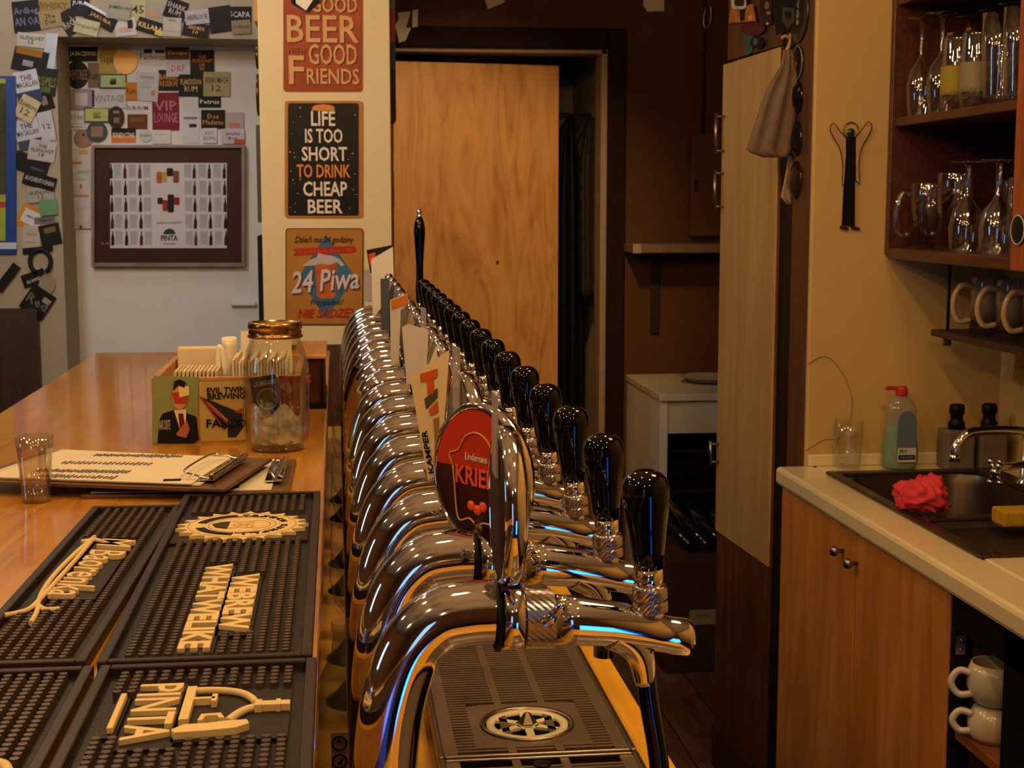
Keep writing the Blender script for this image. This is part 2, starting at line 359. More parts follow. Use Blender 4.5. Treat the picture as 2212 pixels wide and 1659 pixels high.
# ---- bar mats
def bar_mat(label, x0, x1, y0, y1, pitch_x, pitch_y, r, rot=0, holes=(), pad=None):
    t = thing('bar_mat', label, 'bar mat', ((x0 + x1) / 2, (y0 + y1) / 2, 1.1301), 'black rubber bar mats')
    z = 1.1301
    MB().box(x0 + .004, x1 - .004, y0 + .004, y1 - .004, z, z + .003).build('base', RUBBER, t)
    m = MB()
    for a in ((x0, x0 + .0075, y0, y1), (x1 - .0075, x1, y0, y1), (x0 + .0075, x1 - .0075, y0, y0 + .0075), (x0 + .0075, x1 - .0075, y1 - .0075, y1)): m.box(*a, z, z + .0095)
    m.build('rim', M('#2b2320', .4, 0, .2, 60, name='mat_rim'), t, .001)
    m = MB(); nx = int((x1 - x0 - .022) / pitch_x); ny = int((y1 - y0 - .020) / pitch_y)
    ox = (x0 + x1) / 2 - (nx - 1) * pitch_x / 2; oy = (y0 + y1) / 2 - (ny - 1) * pitch_y / 2
    for i in range(nx):
        for j in range(ny):
            x = ox + i * pitch_x; y = oy + j * pitch_y
            if any(a <= x <= b and c <= y <= d for a, b, c, d in holes): continue
            m.lathe([(r * 1.05, z + .003), (r, z + .0088)], (x, y, 0), 8, sm=False)
    nb = m.build('nubs', M('#4a3d35', .33, 0, .2, 60, name='mat_nub'), t, fix=False); nb['kind'] = 'stuff'
    for a, b, c, d in holes:
        MB().box(a + .002, b - .002, c + .002, d - .002, z + .003, z + .0055).build('pad', M('#201a17', .5, 0, .2, 60), t)
    t.rotation_euler[2] = math.radians(rot)
    return t
ZT = 1.1301 + .0055
UX, VX = (0, -1, 0), (1, 0, 0)
def mtext(s, x0, x1, y0, y1, par, th=.0034, **k):
    return text(s, ((x0 + x1) / 2, (y0 + y1) / 2, ZT), UX, VX, y1 - y0, x1 - x0, CREAMR, par, th=th, **k)
mp = bar_mat('black rubber bar mat with raised cream PINTA lettering and pint logo', -.168, -.018, .42, 1.0165, .0093, .0078, .0029,
             holes=[(-.150, -.137, .88, .96), (-.139, -.101, .858, .982), (-.107, -.032, .868, .966)])
mtext('PINTA', -.1345, -.106, .868, .972, mp, bold=.012)
MB().box(-.145, -.141, .888, .9525, ZT, ZT + .0045).build('bar_mark', CREAMR, mp, .0008)
# pint glass and hand-pump spout logo: a bell outline with a tap neck and a hand-like base
lg = MB()
arc = [(-.1005, .958), (-.082, .957), (-.068, .951), (-.060, .940), (-.056, .929)]
lg.tube([Vector((p.x, p.y, ZT + .002)) for p in catmull([Vector((a, b, 0)) for a, b in arc], 5)], .0026, 8)
lg.box(-.1025, -.0965, .8975, .961, ZT, ZT + .0045)
lg.box(-.0965, -.083, .935, .9385, ZT, ZT + .0045).box(-.085, -.0815, .930, .944, ZT, ZT + .0045)
lg.box(-.055, -.034, .9185, .9265, ZT, ZT + .0045).box(-.0565, -.052, .917, .928, ZT, ZT + .005).box(-.043, -.040, .917, .928, ZT, ZT + .005)
lg.tube([Vector((p.x, p.y, ZT + .002)) for p in catmull([Vector((-.055, .922, 0)), Vector((-.062, .917, 0)), Vector((-.068, .907, 0)), Vector((-.072, .896, 0))], 5)], .0028, 8)
lg.prism([Vector((x, y, ZT)) for x, y in ((-.105, .880), (-.103, .8745), (-.085, .876), (-.066, .879), (-.058, .886), (-.060, .893), (-.072, .892), (-.085, .889), (-.098, .8885))], (0, 0, .0045))
lg.prism([Vector((x, y, ZT)) for x, y in ((-.089, .906), (-.077, .907), (-.074, .898), (-.0775, .898), (-.079, .903), (-.086, .9025), (-.0875, .895), (-.0905, .895))], (0, 0, .0045))
lg.build('pint_logo', CREAMR, mp)
mb_ = bar_mat('black rubber bar mat with bottle cap emblem and WE BREW WHAT WE LIKE', -.172, -.0215, 1.0235, 1.628, .0093, .0078, .0027,
              holes=[(-.166, -.030, 1.40, 1.525), (-.0985, -.066, 1.088, 1.27), (-.124, -.0915, 1.042, 1.308)])
mtext('WEBREW', -.094, -.0705, 1.096, 1.264, mb_, bold=.035)
mtext('WHATWELIKE', -.1195, -.096, 1.05, 1.302, mb_, bold=.035)
CX, CY, CR = -.098, 1.462, .0555
g = []
for i in range(21 * 6):
    a = 2 * math.pi * i / 126; k = abs((i % 6) - 3) / 3
    g.append(Vector((CX + (CR + .0105 * k ** 2) * math.cos(a), CY + (CR + .0105 * k ** 2) * math.sin(a), ZT)))
MB().prism(g, (0, 0, .0035)).build('cap_emblem', CREAMR, mb_)
ZE = ZT + .0035
for r0, r1, a0, a1, m_ in ((.0375, .0465, 100, 165, BLACK), (.0375, .0465, 195, 260, BLACK), (.0375, .0385, 60, 100, BLACK), (.0375, .0385, 262, 300, BLACK)):
    MB().prism([Vector((CX + x, CY + y, ZE)) for x, y in ell(0, 0, r1, r1, 18, a0, a1) + ell(0, 0, r0, r0, 18, a0, a1)[::-1]], (0, 0, .0006)).build('groove', m_, mb_)
def arc_text(s, cx, cy, R_, a0, a1, z, hh, ww, mat, par, flip=1):
    for i, ch in enumerate(s):
        if ch == ' ': continue
        a = math.radians(a0 + (a1 - a0) * i / max(1, len(s) - 1))
        c = Vector((cx + R_ * math.cos(a), cy + R_ * math.sin(a), z)); v = Vector((math.cos(a), math.sin(a), 0)) * flip; u_ = Vector((math.sin(a), -math.cos(a), 0)) * flip
        text(ch, c, u_, v, ww if ch != 'I' else ww * .35, hh, mat, par, th=.0007, bold=.03, name='cap_letter')
arc_text('TRZECH', CX, CY, .0425, 88, 18, ZE, .0065, .0075, BLACK, mb_)
arc_text('KUMPLI', CX, CY, .0425, -12, -85, ZE, .0065, .0075, BLACK, mb_)
rl = MB()
for r_ in (.0535, .0335): rl.tube([Vector((CX + r_ * math.cos(i * math.pi / 24), CY + r_ * math.sin(i * math.pi / 24), ZE)) for i in range(49)], .0005, 6, False)
rl.build('relief_ring', M('#a98d5a', .5), mb_)
MB().prism([Vector((CX + x, CY + y, ZE)) for x, y in ((-.030, .004), (-.026, -.010), (-.014, -.018), (-.013, .014), (-.022, .012))], (0, 0, .0008)).build('relief_dark', M('#3b2f22', .6), mb_)
rl = MB()
for cx_, cy_, rx_, ry_ in ((.004, .007, .008, .006), (.004, -.008, .008, .006), (-.004, -.001, .005, .005), (.016, 0, .012, .018), (-.010, 0, .008, .016)):
    rl.tube([Vector((CX + cx_ + rx_ * math.cos(i * math.pi / 10), CY + cy_ + ry_ * math.sin(i * math.pi / 10), ZE)) for i in range(21)], .0006, 6, False)
rl.build('relief_lines', M('#b89a66', .5), mb_)
mc = bar_mat('black rubber bar mat with cream handwritten script and underline flourish', -.268, -.1745, 1.028, 1.572, .0093, .0078, .0027, -1.2,
             holes=[(-.2385, -.1985, 1.205, 1.42), (-.252, -.238, 1.16, 1.43)])
text('M Baorenka', (-.2185, 1.312, ZT), (-.05, -1, 0), (1, -.05, 0), .205, .034, CREAMR, mc, th=.004, shear=.35, bold=.004, name='script')
fs = MB()
for P_ in ([(-.241, 1.432), (-.246, 1.37), (-.249, 1.29), (-.2465, 1.22), (-.238, 1.165), (-.236, 1.135)], [(-.2405, 1.43), (-.241, 1.35), (-.2425, 1.27), (-.244, 1.20), (-.2475, 1.172), (-.262, 1.158)], [(-.250, 1.412), (-.238, 1.418), (-.222, 1.405), (-.205, 1.408)], [(-.241, 1.185), (-.232, 1.172), (-.222, 1.174)]):
    fs.tube([Vector((p.x, p.y, ZT + .0018)) for p in catmull([Vector((a, b, 0)) for a, b in P_], 5)], .0022, 8)
fs.build('flourish', CREAMR, mc)
md = bar_mat('black rubber bar mat at the lower left with edge of cream mark', -.265, -.1725, .45, 1.0165, .0093, .0078, .0029, holes=[(-.236, -.186, .55, .845)])
MB().tube([Vector((p.x, p.y, ZT + .002)) for p in catmull([Vector((-.198, .77, 0)), Vector((-.190, .815, 0)), Vector((-.194, .837, 0)), Vector((-.203, .838, 0)), Vector((-.212, .80, 0)), Vector((-.222, .70, 0))], 6)], .0035, 8).build('script', CREAMR, md)
# ================================================================== DRIP TRAYS
def drip_tray(label, y0, y1, disc, hole=None):
    X0, X1 = .0905, .2845; z = .9102
    t = thing('drip_tray', label, 'drip tray', ((X0 + X1) / 2, (y0 + y1) / 2, z), 'steel drip trays under the taps')
    MB().box(X0 + .004, X1 - .004, y0 + .004, y1 - .004, z, z + .010).build('pan', M('#15100d', .4), t)
    m = MB()
    for a in ((X0, X0 + .006, y0, y1), (X1 - .006, X1, y0, y1), (X0 + .006, X1 - .006, y0, y0 + .006), (X0 + .006, X1 - .006, y1 - .006, y1)): m.box(*a, z, z + .0215)
    m.build('rim', STEEL, t, .0015)
    m = MB(); zt = z + .0195; zb = zt - .004
    cols = [(X0 + .006, .0135), (X0 + .0695, .008), (X1 - .0695 - .008, .008), (X1 - .0195, .0135)]
    for x, w_ in cols: m.box(x, x + w_, y0 + .006, y1 - .006, zb, zt)
    n = int((y1 - y0 - .03) / .0078)
    for i in range(n):
        y = y0 + .015 + i * .0078
        for a, b in ((X0 + .0195, X0 + .0695), (X0 + .0775, X1 - .0775), (X1 - .0695, X1 - .0195)):
            if disc and abs(y - disc) < .062 and not (a > X1 - .075 and abs(y - disc) > .03 and False):
                cx = (X0 + X1) / 2; rr = .058
                dy = abs(y - disc); 
                lo, hi = cx - rr, cx + rr
                for p, q in ((a, min(b, lo)), (max(a, hi), b)):
                    if q - p > .006: m.box(p, q, y, y + .0046, zb, zt)
                continue
            m.box(a, b, y, y + .0046, zb, zt)
    m.build('grate', DSTEEL, t)
    if disc:
        cx = (X0 + X1) / 2
        m = MB(); lo = []; hi = []
        for i in range(32):
            a = 2 * math.pi * i / 32; c_, s_ = math.cos(a), math.sin(a); k = min(.0585 / max(abs(c_), 1e-6), .0635 / max(abs(s_), 1e-6))
            lo.append(Vector((cx + .0475 * c_, disc + .0475 * s_, zt - .0005))); hi.append(Vector((cx + k * c_, disc + k * s_, zt - .0005)))
        m.rings([hi, lo], False, False); m.build('rinser_plate', DSTEEL, t, fix=True)
        rz = MB().lathe([(.0475, -.006), (.049, .0), (.0475, .0025), (.0445, .001), (.043, -.006)], (cx, disc, zt), 40, cap=False).build('rinser_ring', STEEL, t)
        wh = MB(); CRW = M('#d9cfae', .4, 0, .04)
        for i in range(6):
            a = math.pi / 6 + i * math.pi / 3; dv = Vector((math.cos(a), math.sin(a), 0)); pv = Vector((-dv.y, dv.x, 0))
            wh.prism([Vector((cx, disc, zt - .003)) + dv * .010 + pv * .004, Vector((cx, disc, zt - .003)) + dv * .010 - pv * .004, Vector((cx, disc, zt - .003)) + dv * .036 - pv * .004, Vector((cx, disc, zt - .003)) + dv * .036 + pv * .004], (0, 0, .003))
        wh.lathe([(.034, -.003), (.034, .0), (.042, .0005), (.042, -.003)], (cx, disc, zt), 36, cap=False)
        wh.lathe([(.0001, -.003), (.012, -.003), (.012, 0), (.0001, 0)], (cx, disc, zt), 24, cap=False)
        wh.build('rinser_wheel', CRW, rz)
        MB().lathe([(.009, 0), (.010, .002), (.0035, .0115), (.0003, .0125)], (cx, disc, zt), 6, sm=False).build('nozzle', STEEL, rz)
    if hole:
        MB().lathe([(.009, 0), (.009, .0012), (.0001, .0013)], ((X0 + X1) / 2, hole, zt), 24).build('drain_hole', BLACK, t)
    return t
drip_tray('nearest steel drip tray, cut off by the lower edge of the picture', .70, 1.342, None, 1.322)
drip_tray('slotted steel drip tray with big round rinser wheel in front', 1.346, 2.014, 1.432)
drip_tray('slotted steel drip tray half hidden behind the arched tap columns', 2.018, 2.686, 2.15)
drip_tray('farthest drip tray at the end of the tap row', 2.69, 3.358, None)
# ================================================================== BEER TAPS
TY = [.9 + .148 * k + .0007 * k * k for k in range(17)]
ZB = .9102
TAPZ = Vector((0, 0, ZB))
def tm(m, name):
    me = m.mesh(name, TAPZ)
    import bmesh
    bm = bmesh.new(); bm.from_mesh(me); bmesh.ops.recalc_face_normals(bm, faces=bm.faces[:]); bm.to_mesh(me); bm.free()
    return me
cl = catmull([(.0245, 0, ZB), (.0245, 0, 1.00), (.0245, 0, 1.06), (.0262, 0, 1.105), (.0315, 0, 1.145), (.0425, 0, 1.178), (.060, 0, 1.1965), (.080, 0, 1.2012), (.0985, 0, 1.2018)], 7)
ME = {}
ME['column'] = tm(MB().tube(cl, [.0207] * len(cl), 32), 'column')
ME['gasket'] = tm(MB().lathe([(.0195, 0), (.0232, .001), (.0232, .004), (.0195, .005)], (.0955, 0, 1.1995), 32, 'X'), 'gasket')
ME['flange'] = tm(MB().lathe([(.0195, 0), (.0212, .001), (.0212, .013), (.0195, .0145)], (.1005, 0, 1.1985), 36, 'X'), 'flange')
kn = MB(); rs = []
for j in range(9):
    x = .1160 + j * .0023; dz = -(x - .1) * .02
    rs.append([Vector((x, (.0186 + (.0007 if (i + j) % 2 else 0)) * math.cos(2 * math.pi * i / 56), 1.1968 + dz + (.0186 + (.0007 if (i + j) % 2 else 0)) * math.sin(2 * math.pi * i / 56))) for i in range(56)])
ME['collar_nut'] = tm(kn.rings(rs, True, False), 'collar_nut')
rs = []
for x, z, r in ((.1345, 1.1955, .0162), (.150, 1.1942, .0160), (.172, 1.1915, .0148), (.190, 1.1880, .0138), (.203, 1.1850, .0130), (.209, 1.1830, .0122), (.2125, 1.1822, .0124), (.222, 1.1808, .0122), (.2255, 1.1802, .0112)):
    rs.append([Vector((x + .004 * math.sin(2 * math.pi * i / 28) * 0, r * math.cos(2 * math.pi * i / 28), z + r * math.sin(2 * math.pi * i / 28))) for i in range(28)])
ME['tap_body'] = tm(MB().rings(rs), 'tap_body')
ME['spout'] = tm(MB().tube(catmull([(.176, 0, 1.186), (.186, 0, 1.178), (.1925, 0, 1.167), (.1955, 0, 1.1505)], 6), [.0132 - .0064 * (q / 18) ** .9 for q in range(19)], 20), 'spout')
ME['lever'] = tm(MB().tube([(.128, -.018, 1.199), (.132, -.024, 1.206)], .004, 10).tube([(.132, -.024, 1.206), (.140, -.0245, 1.2155)], .0035, 10), 'lever')
ME['bracket'] = tm(MB().box(.0975, .1125, -.008, .008, 1.217, 1.228), 'bracket')
lean = -.055
HB = Vector((.1985, 0, 1.194))
def leanit(m):
    for i, v in enumerate(m.V):
        d = v - HB; m.V[i] = HB + Vector((d.x * math.cos(lean) + d.z * math.sin(lean), d.y, -d.x * math.sin(lean) + d.z * math.cos(lean)))
    return m
kn = MB()
for zz in (.005, .0135):
    rs = [[HB + Vector((r * math.cos(2 * math.pi * i / 44), r * math.sin(2 * math.pi * i / 44), zz + h)) for i in range(44) for r in [r0 + (.0004 if (i + j) % 2 else 0)]] for j, (h, r0) in enumerate(((0, .0108), (.0018, .0110), (.0036, .0110), (.0054, .0110), (.0070, .0108)))]
    kn.rings(rs, True, False)
kn.lathe([(.0098, .0118), (.0098, .0138)], HB, 28)
ME['knurled_ring'] = tm(leanit(kn), 'knurled_ring')
ME['ball_joint'] = tm(leanit(MB().sphere(HB + Vector((0, 0, .001)), .0085, 20).lathe([(.0085, .0195), (.0105, .0205), (.0105, .0215), (.008, .0225)], HB, 24)), 'ball_joint')
ME['ferrule'] = tm(leanit(MB().lathe([(.0078, .021), (.0086, .024), (.0099, .034)], HB, 28)), 'ferrule')
HP = [(.0099, .0335), (.0108, .045), (.0126, .059), (.0144, .071), (.0153, .079), (.0155, .084), (.0150, .0885), (.0134, .0925), (.0104, .0955), (.0060, .0973), (.0005, .0978)]
ME['knob'] = tm(leanit(MB().lathe(HP, HB, 36)), 'knob')
THP = [(.0085, .0335), (.0095, .05), (.0105, .07), (.0088, .09), (.0085, .12), (.0105, .155), (.0132, .19), (.0138, .205), (.0115, .222), (.0075, .232), (.005, .236)]
ME['tall_knob'] = tm(MB().lathe(THP, HB + Vector((-.004, 0, 0)), 28), 'tall_knob')
ME['chrome_tip'] = tm(MB().lathe([(.006, .234), (.0062, .238), (.004, .241), (.0062, .246), (.0055, .250), (.002, .254), (.0003, .2545)], HB + Vector((-.004, 0, 0)), 20), 'chrome_tip')
# badges (local origin at their centre, facing -X)
bm_ = MB().lathe([(.0480, -.0065), (.0505, -.0055), (.0512, 0), (.0500, .005), (.0430, .0085), (.0250, .0115), (.0003, .0125)], (0, 0, 0), 40, 'X', cap=False)
bm_.lathe([(.0480, -.0065), (.0470, -.0052), (.0003, -.0050)], (0, 0, 0), 40, 'X', cap=False)
ME['badge'] = bm_.mesh('badge', Vector()); 
ME['badge_print'] = MB().lathe([(.0003, -.0056), (.0462, -.0056), (.0462, -.0050)], (0, 0, 0), 36, 'X', cap=False).mesh('badge_print', Vector())
ME['insert'] = MB().box(-.008, -.0065, -.012, .012, .02, .072).mesh('insert', Vector())
TM = {'column': CHROME, 'gasket': BLACK, 'flange': CHROME, 'collar_nut': KNURL, 'tap_body': CHROME, 'spout': CHROME, 'lever': CHROME, 'bracket': CHROME,
      'knurled_ring': KNURL, 'ball_joint': CHROME, 'ferrule': CHROME, 'knob': BLACKG, 'tall_knob': BLACKG, 'chrome_tip': CHROME, 'badge': CHROME, 'insert': GLASS('clear_plastic', (.9, .88, .84), 1.5, .35, (.55, .52, .5))}
for k_, me in ME.items():
    if k_ in TM: me.materials.append(TM[k_])
def inst(name, parent, loc=(0, 0, 0), rz=0, mat=None):
    o = bpy.data.objects.new(name, ME[name]); COL.objects.link(o); o.parent = parent; o.location = loc; o.rotation_euler[2] = math.radians(rz)
    if mat: o.material_slots[0].link = 'OBJECT'; o.material_slots[0].material = mat
    return o
ME['badge_print'].materials.append(PAPER)
ORD = ['nearest', 'second', 'third', 'fourth', 'fifth', 'sixth', 'seventh', 'eighth', 'ninth', 'tenth', 'eleventh', 'twelfth', 'thirteenth', 'fourteenth', 'fifteenth', 'sixteenth', 'last']
BROT = [0, 33, 8, 6, 5, 8, 4, 6, 8, 3, 6, 8, 5, 4, 8, 10, 12]
PRN = ['#2a1712', '#3d150c', '#5e5148', '#7c3a1a', '#6b6156', '#83786a', '#3a3f44', '#8a7c66', '#776a5a', '#4c4338', '#6a5f53', '#2c3138', '#776a5a', '#6a5f53', '#877a64', '#6a5f53', '#5e5148']
LAB = {0: 'nearest chrome arched beer tap with black knob and edge-on badge', 1: 'second chrome beer tap, the one with the oval red KRIEK badge', 16: 'last beer tap of the row, with the tall black pump handle'}
TAPS = []
for k, y in enumerate(TY):
    t = thing('beer_tap', LAB.get(k, ORD[k] + ' arched chrome beer tap from the front, with round black knob'), 'beer tap', (0, y, ZB), 'chrome beer taps in a row')
    TAPS.append(t)
    for p in ('column', 'gasket', 'flange', 'collar_nut', 'tap_body', 'spout', 'lever', 'bracket', 'ball_joint', 'knurled_ring'): inst(p, t)
    if k == 16: kb = inst('tall_knob', t); inst('chrome_tip', kb)
    else: kb = inst('knob', t)
    inst('ferrule', kb)
    bg = inst('badge', t, (.1045, 0, (1.2625 if k == 1 else 1.2705) - ZB), BROT[k])
    if k == 1: bg.scale = (1, 1.06, 1.06)
    inst('badge_print', bg, mat=M(PRN[k], .6))
    ORG[bg] = Vector((0, 0, 0))
    if k in (0, 2, 5): inst('insert', bg)
# KRIEK badge artwork (second tap)
bg = [c for c in TAPS[1].children if c.name.startswith('badge')][0]
REDP = M('#b8300f', .6); GOLD = M('#c98f35', .4); TXR = M('#e0552c', .4)
def bpoly(pts, lift, mat, name): return MB().prism([Vector((-lift, -x, z)) for x, z in pts], (-.0004, 0, 0)).build(name, mat, bg)
bpoly(ell(0, 0, .0455, .0455, 20, 5, 175), .0056, REDP, 'red_field')
loop = catmull([Vector((-.0066, -x, z)) for x, z in ((-.026, .004), (-.030, .012), (-.020, .016), (-.012, .026), (0, .030), (.012, .026), (.020, .016), (.030, .012), (.026, .002), (.028, -.016), (.022, -.030), (.008, -.032), (0, -.034), (-.008, -.031), (-.018, -.034), (-.022, -.028), (-.024, -.012), (-.026, .004))], 4)
MB().tube(loop, .0007, 6).build('gold_frame', GOLD, bg)
text('KRIEK', (-.0062, 0, -.001), (0, -1, 0), (0, 0, 1), .046, .013, TXR, bg, bold=.02)
text('Lindemans', (-.0062, 0, .0125), (0, -1, 0), (0, 0, 1), .024, .005, M('#d9c9a8', .5), bg)
ch = MB()
for x, z in ((-.006, -.022), (.001, -.024), (.007, -.021)): ch.sphere((-.0062, -x, z), .0042, 10, (.25, 1, 1))
ch.build('cherries', TXR, bg)
# black hose on the nearest spout, dark nozzle on the second
MB().tube(catmull([(.1955, TY[0], 1.158), (.1985, TY[0], 1.135), (.2045, TY[0], 1.10), (.209, TY[0], 1.05), (.208, TY[0], .99), (.203, TY[0], .945)], 7), .0066, 16).build('spout_hose', BLACKG, TAPS[0])
MB().lathe([(.0078, 1.122), (.0082, 1.150), (.0095, 1.166)], (.1955, TY[1], 0), 18).build('nozzle', BLACKG, TAPS[1])
# ---- paper cards clipped to the badges
def card(label, pts, Y, ang, col, deco=(), X=.094, name='tap_card'):
    n = Vector((-math.cos(math.radians(ang)), -math.sin(math.radians(ang)), 0)); p0 = Vector((X, Y, 1.25))
    q = [onP(x, y, p0, n) for x, y in pts]
    t = MB().prism(q, n * .0006).build(name, M(col, .6, 0, .05)); tag(t, label, 'card', 'paper cards on the taps')
    for dp, dc in deco:
        MB().prism([onP(x, y, p0 + n * .0012, n) for x, y in dp], n * .0004).build('print', M(dc, .6), t)
    return t, n, p0
kc, n, p0 = card('cream card reading KAMPER with an orange letter, on the fourth tap', [(886, 813), (971, 756), (961, 900), (947, 1026), (925, 1037)], TY[3] - .045, 48, '#d8c08a',
             [([(908, 808), (945, 796), (944, 815), (936, 818), (938, 850), (924, 853), (922, 822), (909, 826)], '#c4561e'), ([(917, 862), (945, 838), (945, 858), (921, 884)], '#4b4a35'), ([(926, 886), (945, 866), (946, 890), (930, 898)], '#c4561e'), ([(936, 905), (948, 900), (947, 960), (940, 962)], '#9a6a3a')])
a = onP(932, 1022, p0 + n * .0014, n); b = onP(916, 930, p0 + n * .0014, n); c = (a + b) / 2; uu = (b - a).normalized()
text('KAMPER', c, uu, n.cross(uu), (b - a).length, .0062, BLACK, kc, bold=.01)
card('plain white card behind the cream KAMPER card', [(869, 707), (881, 700), (926, 713), (922, 800), (893, 830), (879, 830)], TY[5] - .03, 45, '#c9c0ae')
card('narrow white slip standing beside the seventh tap badge', [(928, 785), (945, 742), (960, 760), (950, 800)], TY[4] - .02, 50, '#d4cbb6')
card('pale slip with an orange top band on a middle tap', [(843, 648), (880, 634), (884, 655), (866, 670), (862, 780), (845, 792)], TY[8] - .02, 50, '#cfc6b3', [([(844, 650), (880, 636), (883, 656), (846, 669)], '#c9772a')])
card('slate grey strip tag on a tap near the far end', [(822, 602), (840, 602), (842, 713), (824, 714)], TY[11] - .03, 55, '#4a4f54')
card('large cream card on a tap close to the far end', [(802, 560), (849, 533), (851, 602), (840, 640), (806, 690)], TY[14] - .065, 55, '#cdc5ae')
card('black and red card peeking out at the far end of taps', [(792, 540), (849, 529), (850, 560), (800, 590)], TY[15] - .02, 55, '#241612', [([(796, 549), (812, 545), (806, 575), (800, 576)], '#c4461e')])
# ---- stem glasses and a bottle standing between the tap columns
def lathe_thing(name, label, cat, prof, c, mat, group=None, n=28, extra=None):
    t = thing(name, label, cat, c, group); return t
SG = [(.037, 0), (.037, .002), (.026, .010), (.013, .026), (.0055, .046), (.004, .085), (.010, .095), (.026, .115), (.031, .14), (.029, .17)]
for i, (gx, gy) in enumerate([(.018, (TY[q] + TY[q + 1]) / 2) for q in (4, 5, 7, 8, 10, 11)]):
    t = thing('stem_glass', ['first', 'second', 'third', 'fourth', 'fifth', 'sixth'][i] + ' dark-footed stem glass from the front, between counter and tap columns', 'glass', (gx, gy, ZB), 'stem glasses between the tap columns')
    MB().lathe(SG[:4], (gx, gy, ZB), 28).build('foot', M('#17120e', .1, 0, .3, 30), t)
    MB().lathe(SG[3:], (gx, gy, ZB), 28, cap=False).build('bowl', THIN, t)
by = (TY[2] + TY[3]) / 2
t = thing('bottle', 'clear bottle with recycling symbols beside the near tap columns', 'bottle', (.002, by, ZB))
MB().lathe([(.026, 0), (.028, .004), (.028, .105), (.024, .125), (.012, .150), (.010, .17), (.0115, .172), (.0115, .18)], (.002, by, ZB), 28, cap=False).build('body', GLASS('grey_glass', (.72, .72, .66), 1.5, .12, (.5, .48, .4)), t)
LBX = -.006
MB().box(.002 - .013, .002 + .013, by - .0292, by - .0285, ZB + .02, ZB + .088).build('label', M('#b9b2a2', .6), t)
for j in range(3):
    c = Vector((-.0035, by - .0296, ZB + .078 - j * .0165))
    MB().tube([c + Vector((.0062 * math.cos(i * math.pi / 10), 0, .0062 * math.sin(i * math.pi / 10))) for i in range(21)], .0008, 6, False).build('symbol_ring', BLACK, t)
    m = MB().prism([c + Vector((x, 0, z)) for x, z in (((-.003, 0), (0, .004), (.003, 0), (0, .0012)), ((-.003, -.002), (.003, .003), (.002, -.003)), ((-.003, .003), (.003, .003), (0, 0), (.003, -.003), (-.003, -.003)))[j]], (0, -.0004, 0)).build('symbol', BLACK, t)
# ================================================================== THINGS ON THE COUNTER
Z0 = 1.1302
# shot glass
sx, sy = -.3365, 1.652
t = thing('shot_glass', 'shot glass with clear drink standing before the clipboards', 'glass', (sx, sy, Z0))
MB().lathe([(.0152, 0), (.0162, .003), (.0160, .012), (.0168, .024), (.0195, .06), (.0212, .074), (.0200, .074), (.0178, .05), (.0152, .020), (.001, .017)], (sx, sy, Z0), 32).build('cup', GLASS('shot_glass', (.95, .93, .9), 2.0), t)
MB().lathe([(.0145, .001), (.0150, .010), (.012, .0155), (.001, .016)], (sx, sy, Z0), 28).build('thick_base', GLASS('thick_glass', (.8, .76, .68), 1.9), t)
MB().lathe([(.0150, .0205), (.0176, .05), (.0190, .0635), (.0005, .0638)], (sx, sy, Z0), 28).build('drink', GLASS('clear_drink', (.93, .9, .84), 1.33), t)
# clipboards
def clipboard(label, c4, z, papers, cl0, cl1, lv=1.0):
    cx = sum((Vector((p[0], p[1], 0)) for p in c4), Vector()) / 4
    t = thing('clipboard', label, 'clipboard', (cx.x, cx.y, z), 'clipboards on the counter')
    MB().prism([Vector((x, y, z)) for x, y in c4], (0, 0, .004)).build('board', WOOD('clip_board_brown', [(.3, '#4a3018'), (.7, '#6a4622')], (4, 4, 4), 6), t, .0008)
    zz = z + .0045
    for i, (pp, col) in enumerate(papers):
        MB().prism([Vector((x, y, zz + i * .0016)) for x, y in pp], (0, 0, .0012)).build('paper', M(col, .6, 0, .03), t)
    a, b = Vector((*cl0, zz + .004)), Vector((*cl1, zz + .004)); d = (b - a).normalized(); pn = Vector((-d.y, d.x, 0))
    clp = MB().tube([a + Vector((0, 0, .004)), b + Vector((0, 0, .004))], .0035, 12).obox((a + b) / 2 + pn * .008, d, pn, (0, 0, 1), (b - a).length * .46, .010, .0012).build('clip', CHROME, t, .0008)
    MB().tube(catmull([a + d * .01 + pn * .004, a + d * .012 + pn * .03 * lv + Vector((0, 0, .006)), a + d * .03 + pn * .038 * lv + Vector((0, 0, .008)), b - d * .03 + pn * .038 * lv + Vector((0, 0, .008)), b - d * .012 + pn * .03 * lv + Vector((0, 0, .006)), b - d * .01 + pn * .004], 5), .0014, 8).build('wire_lever', CHROME, clp)
    return t, zz + len(papers) * .0016
tB, zb = clipboard('lower clipboard with black tag, jutting out below at the right', [(-.29, 1.66), (-.0569, 1.6485), (-.0551, 1.872), (-.29, 1.885)], Z0,
               [([(-.28, 1.668), (-.078, 1.660), (-.074, 1.862), (-.28, 1.875)], '#cfc6b2')], (-.069, 1.69), (-.066, 1.83), .3)
MB().box(-.135, -.115, 1.672, 1.684, zb + .0002, zb + .0006).build('black_tag', BLACK, tB)
Zt = Z0 + .0125
tA, za = clipboard('upper clipboard with a printed menu, lying across the lower one', [(-.43, 1.702), (-.1266, 1.6136), (-.0827, 1.8069), (-.375, 1.89)], Zt,
               [([(-.415, 1.708), (-.155, 1.632), (-.118, 1.806), (-.365, 1.866)], '#c8bfaa'), ([(-.40, 1.703), (-.165, 1.632), (-.128, 1.800), (-.350, 1.885)], '#d9d0bc')], (-.143, 1.640), (-.113, 1.785))
MB().box(-.1975, -.178, 1.650, 1.660, za + .0001, za + .0005).build('black_tag', BLACK, tA)
INK = M('#6e675c', .7)
